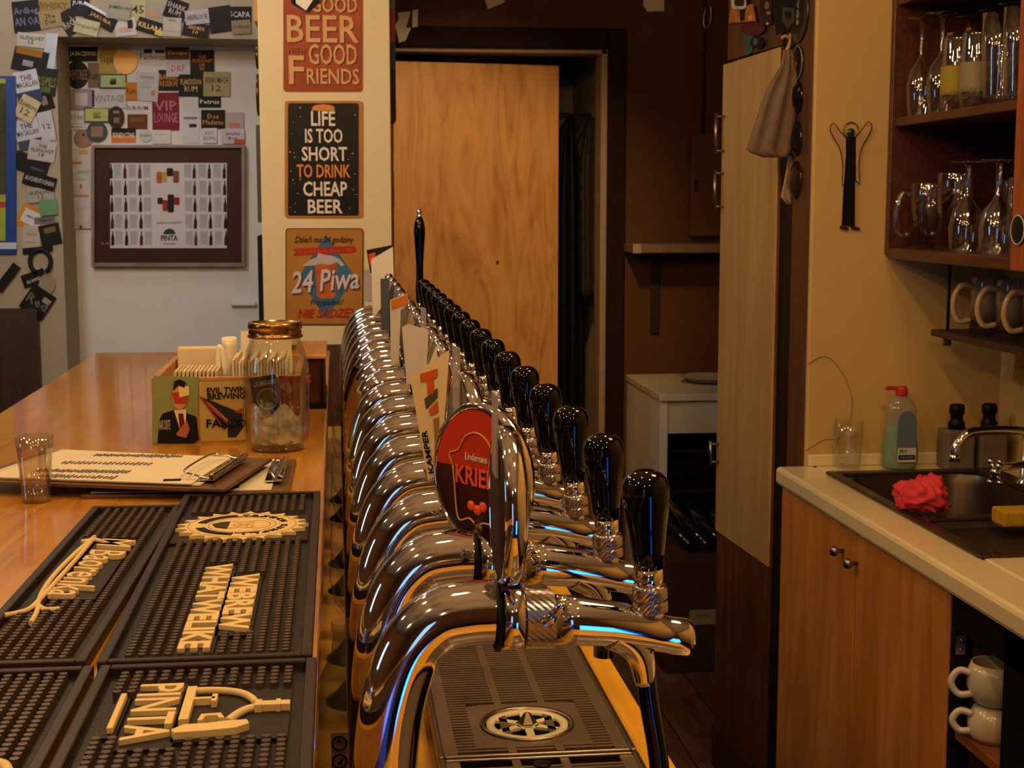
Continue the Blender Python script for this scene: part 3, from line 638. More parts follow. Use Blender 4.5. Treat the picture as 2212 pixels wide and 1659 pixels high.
for r_, (xa, xb, yy, cnt) in enumerate(((-.30, -.19, 1.835, 26), (-.33, -.22, 1.785, 20), (-.35, -.24, 1.735, 24), (-.34, -.25, 1.700, 18))):
    m = MB()
    for i in range(cnt):
        x = xa + (xb - xa) * i / cnt; y = yy - .004 * i / cnt * 6; L_ = .010 + .012 * random.random()
        m.obox((x, y, za + .0003), (.12, .5, 0), (-.5, .12, 0), (0, 0, 1), L_ / 2, .0011, .0002)
    m.build('menu_print', INK, tA)
# coaster box
BX0, BX1, BY0, BY1, BZ = -.2555, -.052, 2.035, 2.33, .092
t = thing('coaster_box', 'open wooden box with beer cards pinned on its front', 'box', ((BX0 + BX1) / 2, 2.18, Z0))
MB().box(BX0, BX1, BY0, BY0 + .009, Z0 + .004, Z0 + BZ).build('front_panel', BOXW, t, .001)
MB().box(BX0, BX1, BY1 - .009, BY1, Z0 + .004, Z0 + BZ).build('back_panel', BOXW, t, .001)
MB().box(BX0, BX0 + .009, BY0 + .009, BY1 - .009, Z0 + .004, Z0 + BZ).build('side_panel', BOXW, t, .001)
MB().box(BX1 - .009, BX1, BY0 + .009, BY1 - .009, Z0 + .004, Z0 + BZ).build('side_panel', BOXW, t, .001)
MB().box(BX0, BX1, BY0 - .001, BY1, Z0, Z0 + .004).build('bottom_panel', BOXW, t)
def cardF(x0, y0, x1, y1, col, rot, name, Y=BY0 - .0005):
    cx, cy = (x0 + x1) / 2, (y0 + y1) / 2; pts = []
    for x, y in rect(x0, y0, x1, y1):
        r = math.radians(rot); pts.append((cx + (x - cx) * math.cos(r) - (y - cy) * math.sin(r), cy + (x - cx) * math.sin(r) + (y - cy) * math.cos(r)))
    return polyY(pts, Y, M(col, .55, 0, .06), t, name, .0006, .0012)
YB = BY0 - .0024
cg = cardF(330, 813, 427, 958, '#7f8a58', 1.5, 'portrait_card')
for pts, col in (((([(340, 957), (345, 905), (352, 893), (378, 885), (398, 890), (424, 900), (430, 950), (418, 958)])), '#14110f'), ([(376, 886), (384, 912), (392, 940), (402, 905), (402, 884)], '#d8c9a0'), ([(385, 893), (396, 893), (400, 930), (390, 940)], '#5e1d18'),
                 (ell(388, 855, 17, 30), '#b9855c'), ([(370, 848), (377, 872), (404, 872), (407, 846)], '#a13a24'), ([(385, 836), (408, 834), (409, 853), (388, 858)], '#d9c48a'), ([(374, 845), (376, 824), (388, 819), (402, 826), (398, 838), (386, 832)], '#15110f'), ([(380, 938), (392, 922), (404, 908), (410, 928), (402, 946), (386, 942)], '#a5614a')):
    polyY(pts, YB, M(col, .55), cg, 'portrait_shape', .0002 + .0002 * random.random() + .0001, .0004); YB -= .00025
textY('AAK DRITE', 344, 907, 368, 928, YB - .0006, M('#b9b09a', .6), cg)
YB = BY0 - .0024
cy_ = cardF(432, 824, 530, 952, '#b29a52', -2, 'falco_card')
textY('EVIL TWIN', 447, 836, 530, 849, YB, BLACK, cy_, rot=1.5, bold=.02); textY('BREWING', 448, 849, 530, 862, YB, BLACK, cy_, rot=1.5, bold=.02)
for i in range(4):
    polyY([(431 + i * 5, 858 + i * 4), (435 + i * 5, 856 + i * 4), (500 - i * 3 - (3 - i) * 6 + 8, 912 + (3 - i) * 4), (494 - i * 3 - (3 - i) * 6 + 8, 918 + (3 - i) * 4)], YB, M(['#8c3a32', '#2a2430', '#8c3a32', '#b06a58'][i], .6), cy_, 'stripe', .0004)
polyY([(431, 857), (462, 868), (524, 893), (524, 925), (510, 944), (492, 944), (492, 905)], YB, M('#232732', .6), cy_, 'stripe', .0002)
polyY([(505, 890), (524, 880), (524, 893)], YB, M('#a03a28', .6), cy_, 'stripe', .0006)
textY('FALCO', 446, 905, 532, 923, YB - .001, BLACK, cy_, bold=.02)
cb = cardF(545, 812, 602, 895, '#1b1817', -9, 'black_card', BY0 - .002)
MB().tube([onY(578 + 22 * math.cos(i * math.pi / 14), 862 + 22 * math.sin(i * math.pi / 14), BY0 - .0042) for i in range(29)], .0008, 6, False).build('ring_print', M('#8f8775', .6), cb)
textY('LES BRIGADINS', 549, 822, 598, 832, BY0 - .004, M('#c9c0aa', .6), cb, rot=9)
cardF(602, 812, 648, 905, '#7a1d1c', 0, 'red_card')
# cards and napkins standing in the box
for i in range(11):
    x = BX0 + .022 + i * .0056
    o = MB().prism([Vector((x, BY0 + .03, Z0 + .0045)), Vector((x, BY0 + .115, Z0 + .0045)), Vector((x + .006, BY0 + .115, Z0 + .097)), Vector((x + .006, BY0 + .03, Z0 + .097))], (.0036, 0, 0)).build('coaster', M(['#d2c09a', '#c7b48c', '#dbcaa6'][i % 3], .7))
    tag(o, 'cream card coaster filed upright at the left in the wooden box', 'coaster', 'coasters in the wooden box')
o = MB().box(BX0 + .012, BX0 + .085, BY1 - .07, BY1 - .05, Z0 + .0045, Z0 + .112).build('paper_pad', M('#d9c9a2', .7), None, .003); tag(o, 'cream paper pad behind the coasters in the wooden box', 'paper pad')
o = MB().tube(catmull([(BX0 + .084, 2.13, Z0 + .005), (BX0 + .084, 2.13, Z0 + .10), (BX0 + .086, 2.13, Z0 + .125), (BX0 + .092, 2.13, Z0 + .10), (BX0 + .092, 2.13, Z0 + .006)], 6), .004, 8).build('folded_paper', PAPER); tag(o, 'folded white paper loop standing up in the wooden box', 'paper')
o = MB().rings([[Vector((BX0 + .095 + .011 * math.cos(a) , 2.20 + .03 * math.sin(a), Z0 + z)) for a in [i * math.pi / 9 for i in range(18)]] for z in (.0045, .06, .12, .131)], True).build('paper_roll', PAPER); tag(o, 'flattened white paper roll sticking out of the wooden box', 'paper roll')
for i in range(18):
    x = BX0 + .108 + i * .0043
    o = MB().box(x, x + .0032, BY0 + .03, BY0 + .14, Z0 + .0045, Z0 + .112 + .004 * math.sin(i * 2.1)).build('napkin', M(['#dccdb4', '#cdb896', '#e3d8c2'][i % 3], .8))
    tag(o, 'white paper napkin filed upright in the wooden box', 'napkin', 'napkins in the wooden box')
o = MB().prism([Vector((BX0 + .11, BY0 + .17, Z0 + .0045)), Vector((BX0 + .112, BY0 + .17, Z0 + .140)), Vector((BX0 + .185, BY0 + .19, Z0 + .142)), Vector((BX0 + .19, BY0 + .19, Z0 + .0045))], (0, .004, 0)).build('napkin_sheet', PAPER); tag(o, 'tall white paper sheet behind the napkins in the box', 'paper')
# mason jar
jx, jy = -.0832, 1.975
t = thing('mason_jar', 'clear glass tip jar with a gold screw lid beside box', 'jar', (jx, jy, Z0))
JP = [(.030, .0005), (.038, .003), (.0425, .012), (.0445, .03), (.0445, .098), (.0435, .115), (.0395, .133), (.0345, .146), (.0335, .151), (.0362, .152)]
MB().lathe(JP, (jx, jy, Z0), 48, cap=False).lathe([(r - .0028, max(z, .005)) for r, z in JP[:-1]], (jx, jy, Z0), 48, cap=False).build('glass_body', GLASS('jar_glass', (.95, .95, .92), 1.55), t)
MB().lathe([(.030, .0), (.036, .002), (.033, .006), (.001, .007)], (jx, jy, Z0), 40).build('glass_base', GLASS('jar_base', (.7, .66, .55), 1.7), t)
LIDG = M('#b58a45', .22, 1, .1, 20, name='gold_lid')
ld = MB().lathe([(.0350, .1515), (.0372, .1525), (.0365, .1555), (.0345, .1565), (.0358, .159), (.0345, .162), (.0360, .164), (.0360, .1705), (.0350, .1725), (.031, .1728), (.0305, .1715), (.0005, .1715)], (jx, jy, Z0), 44).build('lid', LIDG, t)
bl = MB(); rs = []
for i in range(15):
    a = math.radians(200 + i * 10); r_ = .036
    rs.append([Vector((jx + r_ * math.cos(a), jy + r_ * math.sin(a) * .8, Z0 + z)) for z in (.010, .056 + .010 * math.sin(i * .9))])
bl.rings(rs, False, True, False)
o = bl.build('banknote', M('#a89e86', .75, 0, .5, 60)); tag(o, 'creased grey banknote curled inside the tip jar', 'banknote')
for i, (cx, cy, cz, tx) in enumerate(((-.015, -.018, .009, .2), (.012, -.02, .010, -.3), (.0, -.008, .012, .1), (.02, -.004, .011, .4), (-.02, .006, .012, -.2), (.005, .014, .010, .3), (-.004, -.024, .013, .5), (.018, .016, .013, -.4))):
    d = Vector((math.sin(tx), .1, math.cos(tx))).normalized(); c = Vector((jx + cx, jy + cy, Z0 + cz))
    o = MB().tube([c - d * .0009, c + d * .0009], .0105, 18).build('coin', M(['#b79a5a', '#8d7a66', '#a9875a'][i % 3], .3, 1)); tag(o, 'coin lying at the bottom of the tip jar', 'coin', 'coins in the tip jar')
# dark crate with a red letter at the far right of the counter
t = thing('dark_crate', 'small dark wooden crate with red letter behind the jar', 'crate', (-.045, 2.45, Z0))
a0, a1, b0, b1 = -.068, -.0195, 2.36, 2.60
MB().box(a0, a1, b0, b1, Z0, Z0 + .010).build('base_board', BLACK, t)
MB().box(a0 + .002, a1 - .002, b0 + .004, b1 - .004, Z0 + .010, Z0 + .082).build('body', M('#4a2418', .5, 0, .2), t)
MB().box(a0 - .002, a1 + .001, b0 - .004, b1 + .004, Z0 + .082, Z0 + .088).build('lid_board', COUNTW, t, .001)
for x in (a0 + .004, a1 - .008): MB().box(x, x + .003, b0 - .001, b0 + .006, Z0 + .010, Z0 + .082).build('slat', BLACK, t)
text('F', (-.052, b0 + .0015, Z0 + .045), (1, 0, 0), (0, 0, 1), .016, .022, M('#c02a1c', .5), t, th=.002, bold=.05)
# ================================================================== SIGNS ON THE COLUMN
YC = 3.9 - .0005
def tin(label, x0, y0, x1, y1, col):
    c = onY((x0 + x1) / 2, y1, YC)
    t = thing('tin_sign', label, 'sign', (c.x, YC - .002, c.z), 'tin signs on the column')
    polyY(rrect(x0, y0, x1, y1, 7), YC, M(col, .38, 0, .15, 12), t, 'plate', .0, .0025)
    return t
TAN = M('#c69a62', .5); YL = YC - .0026
t = tin('red tin sign about beer with good friends, topmost on the column', 612, -55, 783, 198, '#8e3f22')
polyY(rrect(616, -50, 779, 193, 6), YL, M('#963f20', .4, 0, .25, 14), t, 'red_print', 0, .0003)
for s, b in (('GOOD', (672, -6, 772, 27)), ('BEER', (620, 33, 775, 92)), ('WITH', (619, 102, 658, 115)), ('GOOD', (667, 95, 771, 140)), ('F', (624, 120, 657, 182)), ('RIENDS', (663, 148, 776, 182))):
    textY(s, b[0] + 2, b[1] + 2, b[2] + 2, b[3] + 2, YL - .0003, M('#4a2013', .5), t, lift=.0002, bold=.012, name='letter_shadow')
    textY(s, *b, YL - .0012, M('#a8563a', .5) if s == 'WITH' else TAN, t, lift=.0002, bold=.012)
t = tin('black tin sign saying life is too short to drink cheap beer', 615, 218, 784, 471, '#a8703a')
polyY(rrect(622, 223, 775, 466, 5), YL, M('#12100f', .35, 0, .3, 30), t, 'black_print', 0, .0004)
WH = M('#d8cdb6', .5); OR_ = M('#cf7f3e', .5)
for s, b, m_ in (('LIFE', (672, 240, 724, 272), WH), ('IS TOO', (659, 278, 740, 309), WH), ('SHORT', (652, 317, 750, 348), WH), ('TO DRINK', (641, 355, 757, 384), OR_), ('CHEAP', (655, 392, 750, 424), WH), ('BEER', (665, 431, 740, 461), WH)):
    textY(s, *b, YL - .0005, m_, t, bold=.018)
polyY([(674, 239), (675, 231), (682, 227), (698, 225), (715, 227), (722, 231), (723, 239)], YL - .0005, OR_, t, 'foam_print', .0005)
m = MB()
for i in range(26):
    x = random.choice([random.uniform(624, 650), random.uniform(745, 773)]); y = random.uniform(228, 460)
    m.prism([onY(a, b, YL - .0006) for a, b in ell(x, y, random.uniform(.8, 2.4), random.uniform(.6, 1.6), 6)], (0, -.0003, 0))
m.build('scuffs', M('#a39a86', .6), t)
t = tin('orange tin sign with blue diamond, beer glass and 24 Piwa', 617, 493, 785, 702, '#2a1a10')
polyY(rrect(619, 495, 783, 700, 6), YL, M('#a5722f', .4, 0, .12, 12), t, 'orange_print', 0, .0003)
BLU = M('#39647e', .45, 0, .15)
polyY([(704, 507), (767, 598), (704, 690), (645, 598)], YL - .0004, BLU, t, 'blue_diamond', 0, .0003)
polyY([(633, 537), (765, 531), (771, 541), (766, 546), (633, 553), (638, 545)], YL - .0008, M('#a3301e', .5), t, 'red_banner', 0, .0003)
textY('W KARTONIE MIEŚCI SIĘ', 643, 537, 760, 548, YL - .0012, M('#d0583c', .5), t, rot=2)
polyY([(681, 570), (728, 566), (724, 640), (716, 645), (692, 645), (685, 640)], YL - .0008, M('#b35a28', .4, 0, .25, 30), t, 'beer_glass_print', 0, .0003)
polyY([(652, 575), (668, 562), (684, 556), (688, 546), (700, 550), (720, 553), (734, 560), (744, 572), (738, 576), (728, 566), (712, 572), (690, 570), (676, 574)], YL - .0012, M('#b7a8a4', .5), t, 'foam_print', 0, .0003)
textY('Dzień ma 24 godziny', 637, 509, 764, 528, YL - .0012, BLACK, t, shear=.3)
textY('24 Piwa', 629, 584, 777, 632, YL - .0016, M('#4a3a3a', .5), t, rot=4, shear=.25, bold=.015, name='letter_shadow')
textY('24 Piwa', 627, 581, 775, 629, YL - .0026, M('#c9bcc0', .5), t, rot=4, shear=.25, bold=.015)
textY('Przypadek?', 670, 646, 742, 662, YL - .0012, M('#23303c', .5), t, shear=.3)
textY('NIE SĄDZĘ!', 643, 666, 764, 691, YL - .0012, M('#a8261a', .5), t, shear=.25, bold=.02)
o = polyY([(786, 583), (801, 580), (807, 652), (788, 650)], YC, M('#a9a294', .6), None, 'pinned_card', 0, .001); tag(o, 'small white and grey card pinned beside the orange sign', 'card')
# note pinned over the top sign
o = polyY([(618, -60), (700, -60), (690, 5), (664, 27), (630, 8)], YC - .008, M('#17120f', .6), None, 'black_note', 0, .0008); tag(o, 'black note under the white paper on the top sign', 'note')
o = polyY([(628, -60), (688, -60), (676, 0), (661, 23), (640, 8)], YC - .0095, PAPER, None, 'white_note', 0, .0008); tag(o, 'white folded paper hanging over the red sign top', 'note')
# things edge-on on the column's two sides
for (cx, cy, ry, lb) in ((553, 122, 27, 'upper'), (555, 205, 44, 'lower')):
    c = onY(cx + 4, cy, 3.98); rr = ry * 3.98 / 3150
    o = MB().lathe([(rr * .8, 0), (rr, -.004), (rr * .97, -.009), (.002, -.012)], (-.1932, 3.98, c.z), 28, 'X').build('metal_plate', M('#6a4a20', .25, 1)); tag(o, lb + ' dark brass plate hung edge-on at the column left side', 'plate', 'brass plates beside the column')
o = MB().box(-.205, -.1935, 3.93, 4.12, onY(560, 480, 3.93).z, onY(560, 270, 3.93).z).build('side_sign', M('#4b463c', .5)); tag(o, 'grey sign seen edge-on at the left side of column', 'sign')
o = MB().box(-.206, -.1935, 3.91, 4.2, 1.09, onY(560, 510, 3.91).z).build('side_blackboard', BLACK); tag(o, 'black board seen edge-on at the column above the counter', 'board')
o = MB().box(-.203, -.1935, 3.92, 4.1, 1.93, 2.3).build('side_board', M('#b98a4a', .5)); tag(o, 'tan board seen edge-on beside the top of column', 'board')
for i, (y0, y1, c_, nm) in enumerate(((-60, 22, '#3f4a1e', 'green'), (22, 92, '#6a1f18', 'red'), (92, 150, '#1d2f3c', 'blue'), (150, 262, '#15100d', 'black'))):
    o = MB().box(.1475, .162, 3.92, 4.1, onY(845, y1, 3.92).z + .001, onY(845, y0, 3.92).z).build('pennant', M(c_, .6)); tag(o, nm + ' pennant edge at the right side of the column', 'pennant', 'pennants beside the column')
o = polyY([(859, 27), (887, 25), (877, 60), (888, 60), (876, 88), (862, 92), (857, 70), (853, 55), (861, 42)], YD - .024, M('#b8b4a4', .6), None, 'paper_bolt', 0, .002); tag(o, 'white bolt-shaped paper cutout above the plywood door', 'cutout')
o = polyY([(891, 22), (903, 20), (902, 58), (890, 59)], YD - .024, M('#b8b4b0', .6), None, 'paper_strip', 0, .002); tag(o, 'small white paper strip right of the bolt cutout', 'cutout')
# ================================================================== ALCOVE: framed poster, labels
YA = YN1
c = onY(366, 575, YA)
t = thing('framed_poster', 'brown framed PINTA bottle poster on the white alcove wall', 'poster', (c.x, YA - .01, c.z))
FRM = M('#6e655a', .5, .2, .2)
for x0, y0, x1, y1 in ((201, 314, 530, 320), (201, 567, 530, 575), (201, 320, 207, 567), (523, 320, 530, 567)):
    polyY(rect(x0, y0, x1, y1), YA, FRM, t, 'frame_bar', 0, .03)
polyY(rect(205, 318, 526, 570), YA, M('#351a17', .45, 0, .1, 10), t, 'mount_board', .002, .012)
YF = YA - .0155
pr = polyY(rect(238, 352, 490, 536), YF, M('#b9b8bc', .6, 0, .03), t, 'print_sheet', 0, .001)
YF -= .0012
bp = MB().prism([onY(100 + dx, 100 + dy, YF) for dx, dy in ((-3.6, 16), (3.6, 16), (3.6, -1), (1.4, -9), (1.2, -16), (-1.2, -16), (-1.4, -9), (-3.6, -1))], (0, -.0004, 0))
o0 = onY(100, 100, YF); bme = bp.mesh('bottle_print', o0); bme.materials.append(BLACK)
tb = MB().prism([onY(100 + dx, 100 + dy, YF) for dx, dy in rect(-8, -15, 8, 15)], (0, -.0002, 0)); tbm = tb.mesh('text_block', o0); tbm.materials.append(M('#9a9a9e', .6))
def put(me, x, y, par, mat=None, nm=None):
    o = bpy.data.objects.new(nm or me.name, me); COL.objects.link(o); o.parent = par; o.location = onY(x, y, YF) - ORG[par]
    if mat: o.material_slots[0].link = 'OBJECT'; o.material_slots[0].material = mat
BCOL = ['#0d0b0b', '#2b1410', '#3b1a12', '#14100f', '#4b2a18', '#0d0b0b', '#1b1512']
for r_ in range(5):
    for ci, cx in enumerate((241.5, 271.5, 303.5, 421, 453.5, 486)):
        put(bme, cx + r_ * .9 - 1.5, 370 + r_ * 36.2, pr, M(BCOL[(r_ * 3 + ci * 2) % 7], .5))
    for cx in (255, 287, 318.5, 407, 438.5, 470): put(tbm, cx + r_ * .9 - 1.5, 369 + r_ * 36.2, pr)
for x0, y0, x1, y1, c_ in ((338, 371, 350, 396, '#9a5524'), (350, 372, 361, 394, '#b58a3a'), (360, 363, 374, 381, '#0d0b0b'), (374, 369, 387, 395, '#7a3d20'), (340, 427, 352, 441, '#2b1410'), (351, 432, 362, 456, '#8a2f1e'), (362, 420, 376, 459, '#191412'), (376, 426, 388, 443, '#7a2418')):
    polyY(rrect(x0, y0, x1, y1, 3), YF, M(c_, .5), pr, 'glass_print', 0, .0004)
textY('PINTA', 348, 508, 384, 520, YF, BLACK, pr, bold=.02)
polyY(ell(366, 506, 13, 12, 16, 180, 360), YF, M('#26302a', .6), pr, 'hop_print', 0, .0003)
textY('Zapraszamy do świata PINTY', 338, 478, 393, 484, YF, M('#6a6868', .6), pr); textY('www.browarpinta.pl', 353, 524, 380, 529, YF, M('#6a6868', .6), pr)
textY('24', 216, 523, 235, 529, YF, M('#8a6a58', .6), t)
# labels: centre, size in zoomed pixels (x 3.687), turn, colours
def sticker(Y, i, cx, cy, w, h, rot, col, desc, tx=None, tc='#c9c0ae', shape='r', second=None, gloss=.55, metal=0, cat='label'):
    k = 3.6867; cx /= k; cy /= k; w /= k; h /= k; r = math.radians(rot)
    base = ell(0, 0, w / 2, h / 2, 22) if shape == 'o' else rect(-w / 2, -h / 2, w / 2, h / 2)
    tr_ = lambda pts: [(cx + x * math.cos(r) - y * math.sin(r), cy + x * math.sin(r) + y * math.cos(r)) for x, y in pts]
    yy = Y - .0004 - (i % 9) * .0011
    o = polyY(tr_(base), yy, M(col, gloss, metal, .12, 25), None, 'beverage_label', 0, .0008)
    tag(o, desc, cat, 'drink labels stuck around the alcove')
    yy -= .0009
    for s in (second or []):
        x0, y0, x1, y1, c_ = s
        polyY(tr_(rect(x0 * w, y0 * h, x1 * w, y1 * h)), yy, M(c_, .6), o, 'label_print', 0, .0002)
    if tx:
        lines = tx.split('|'); n = len(lines)
        for j, s in enumerate(lines):
            hh = h * .62 / n * (.8 if n > 1 else .55); yc_ = (j - (n - 1) / 2) * h * .62 / n; ww = min(w * .82, hh * .75 * max(1, len(s)))
            c = onY(*tr_([(0, yc_)])[0], yy) + Vector((0, -.0003, 0)); sc = Y / 3150
            text(s, c, (math.cos(-r), 0, math.sin(-r)), (-math.sin(-r), 0, math.cos(-r)), ww * sc, hh * sc, M(tc, .6), o, th=.0003, bold=.01, res=1)
    return o
A = YA; i = 0
for row in (
    (660, 432, 236, 118, 0, '#120f0e', 'black spirits label with white maker name at the alcove upper left', 'J.A.BACZEWSKI', '#c9c4c0'),
    (745, 600, 90, 200, 0, '#6e5c4a', 'brown-grey strip label between the black oval and the yellow label', 'Rum', '#2a2018'),
    (614, 595, 188, 224, 0, '#0f0d0d', 'black oval label near the upper left alcove corner', 'SAMTREE', '#7a5a4a', 'o'),
    (858, 480, 140, 200, 0, '#a08c4a', 'olive yellow label left of the gold seal', 'Tequila', '#5a4a22'),
    (900, 647, 215, 120, 0, '#1c3a2c', 'green banknote-like label with dark border under the gold seal', None, '', 'r', [(-.46, -.4, .46, .4, '#a3b58a'), (-.12, -.2, .12, .22, '#a58a5a')]),
    (1000, 485, 190, 215, 0, '#a8761e', 'shiny round gold seal label high on the alcove wall', None, '', 'o', None, .42, .25),
    (648, 790, 165, 165, 0, '#8b8598', 'lavender square label with round white centre', None, '', 'r', [(-.3, -.3, .3, .3, '#b5b3bd')]),
    (870, 785, 270, 150, 0, '#b4b6c2', 'white label reading VINTAGE with dark left edge', 'VINTAGE', '#7d7f90', 'r', [(-.5, -.45, -.44, .45, '#35343c')]),
    (1045, 725, 90, 140, 0, '#b5751e', 'orange tag beside the white VINTAGE label', 'Rum', '#4a2f10'),
    (1095, 860, 190, 90, 0, '#c4c4ca', 'white label with small dark RUM wording', 'SUB RUM', '#4a4440'),
    (1215, 450, 230, 150, 0, '#c2c3cb', 'white label with two dark birds at alcove top', 'Famous', '#5a5a60', 'r', [(-.30, -.38, -.02, -.16, '#22262a'), (.08, -.36, .42, -.18, '#22262a')]),
    (1412, 425, 190, 100, 0, '#4f3826', 'dark brown label with bright lettering at alcove top', 'Zacapa', '#d8b48a'),
    (1345, 640, 165, 165, 0, '#120f0d', 'black label reading BARREL in orange', 'BARREL|RESERVE', '#c47f3a'),
    (1420, 543, 195, 135, 0, '#b3b6c6', 'plain bluish white label with tiny red word', 'DKF', '#b05050'),
    (1170, 690, 185, 230, 4, '#aeb5bd', 'pale bluish label with orange spot in alcove middle', None, '', 'r', [(.2, .12, .38, .3, '#b87a5a'), (-.3, -.36, .3, -.28, '#8a98a8'), (-.3, 0, .2, .04, '#8a98a8')]),
    (1610, 500, 190, 200, 0, '#110e0d', 'black label with THE GLENLIVET 18 in orange', 'THE|GLENLIVET|18|XX', '#c9713a'),
    (1520, 680, 190, 175, 0, '#110e0c', 'black label reading PLANTATION in gold', 'PLANTATION|RUM', '#c9a878'),
    (1725, 670, 210, 195, 0, '#98906c', 'khaki label reading BENROMACH 12 at alcove right', 'BENROMACH|12', '#3a3828'),
    (1320, 890, 215, 305, -1, '#6e0a20', 'crimson VIP sachet, largest red label in the alcove', 'VIP|LOUNGE', '#b0708a', 'r', None, .5),
    (1520, 950, 130, 380, 0, '#bcbfc8', 'tall white label right of the crimson VIP sachet', None, '', 'r', [(-.45, -.05, .4, 0, '#6a7488'), (-.1, .1, .35, .17, '#181515')]),
    (1670, 810, 180, 95, 0, '#100f10', 'black label reading Petrus in white', 'Petrus', '#cfcfd0'),
    (1697, 950, 190, 150, 0, '#110d0b', 'black label reading Dos Maderas in orange', 'Dos|Maderas', '#c48a4a'),
    (605, 935, 140, 100, 0, '#b9bcc2', 'white label with stork wording at alcove left', 'STORK', '#6a7478'),
    (615, 1010, 130, 45, 0, '#b9bcc2', 'thin white strip reading Bourbon at alcove left', 'Bourbon', '#4a5560'),
    (770, 915, 200, 120, 0, '#24402c', 'smaller green banknote-like label above the teal round one', None, '', 'r', [(-.46, -.42, .46, .42, '#a9b272'), (-.14, -.2, .16, .24, '#b08a4a')]),
    (772, 1048, 166, 166, 0, '#38484c', 'teal round label above the poster', None, '', 'o', [(-.28, -.25, .28, .25, '#8a6a5a')]),
    (925, 935, 130, 180, 0, '#2e241b', 'dark brown oval crest label in the lower alcove group', None, '', 'o', [(-.2, -.3, .2, -.18, '#8a7a5a'), (-.15, 0, .2, .25, '#7a6a4e')]),
    (1095, 970, 160, 120, 0, '#5e3514', 'amber brown rectangular label left of the VIP sachet', None, '', 'r', [(-.4, -.3, .3, .0, '#7a4a20')]),
    (985, 1078, 195, 115, 0, '#c9703a', 'black and orange striped label above the poster', 'BENEDICTINE', '#d8cfc0', 'r', [(-.5, -.5, .5, .02, '#1c1513')]),
    (665, 1103, 156, 150, 0, '#8c6e54', 'round kraft brown label above the poster left corner', None, '', 'o', [(-.06, -.28, .06, -.14, '#3a2418')]),
    (1160, 1080, 105, 100, 0, '#b3b8c0', 'small pale round label reading Jura', 'Jurajskie', '#6a7078', 'o'),
    (1285, 1090, 150, 110, 0, '#bfc1c6', 'pale blank label under the VIP sachet', None, '', 'r', [(-.3, -.2, .3, -.12, '#b8a090')]),
    (1670, 1080, 115, 120, 0, '#bcc0c8', 'white label with grey pot drawing near alcove right', 'POT|ALCOHOL', '#6a7078'),
    (1870, 965, 140, 140, 0, '#a99a9a', 'faded pink label at the alcove right edge', None, '', 'r', [(-.3, .1, .3, .4, '#b0786a')]),
    (1855, 1085, 185, 120, 0, '#b3aeb8', 'label with purple handwriting reading Jimmy Boy', 'Jimmy|Boy', '#3a2f5a', 'r', [(.05, .2, .5, .5, '#b0502e')]),
    (635, 1500, 185, 640, 0, '#b3b0ae', 'long white paper strip with small prints left of poster', None, '', 'r', [(-.05, -.48, .35, -.42, '#b58a3a'), (-.45, -.33, .1, -.30, '#b0623a'), (-.1, -.22, .4, -.18, '#8a9a80'), (0, -.05, .1, -.0, '#a8584a'), (-.3, .08, .4, .11, '#a87a70'), (.0, .46, .1, .5, '#4a3820'), (-.45, -.12, .3, -.10, '#9a9a98')]),
):
    row = row + (None, '', 'r', None, .55, 0)[len(row) - 7:] if len(row) < 13 else row
    cx, cy, w_, h_, rot, col, desc, tx, tc, sh, sec, gl, mt = row[:13]
    sticker(A, i, cx, cy, w_, h_, rot, col, desc, tx, tc or '#c9c0ae', sh or 'r', sec, gl or .55, mt or 0); i += 1
A = YN0
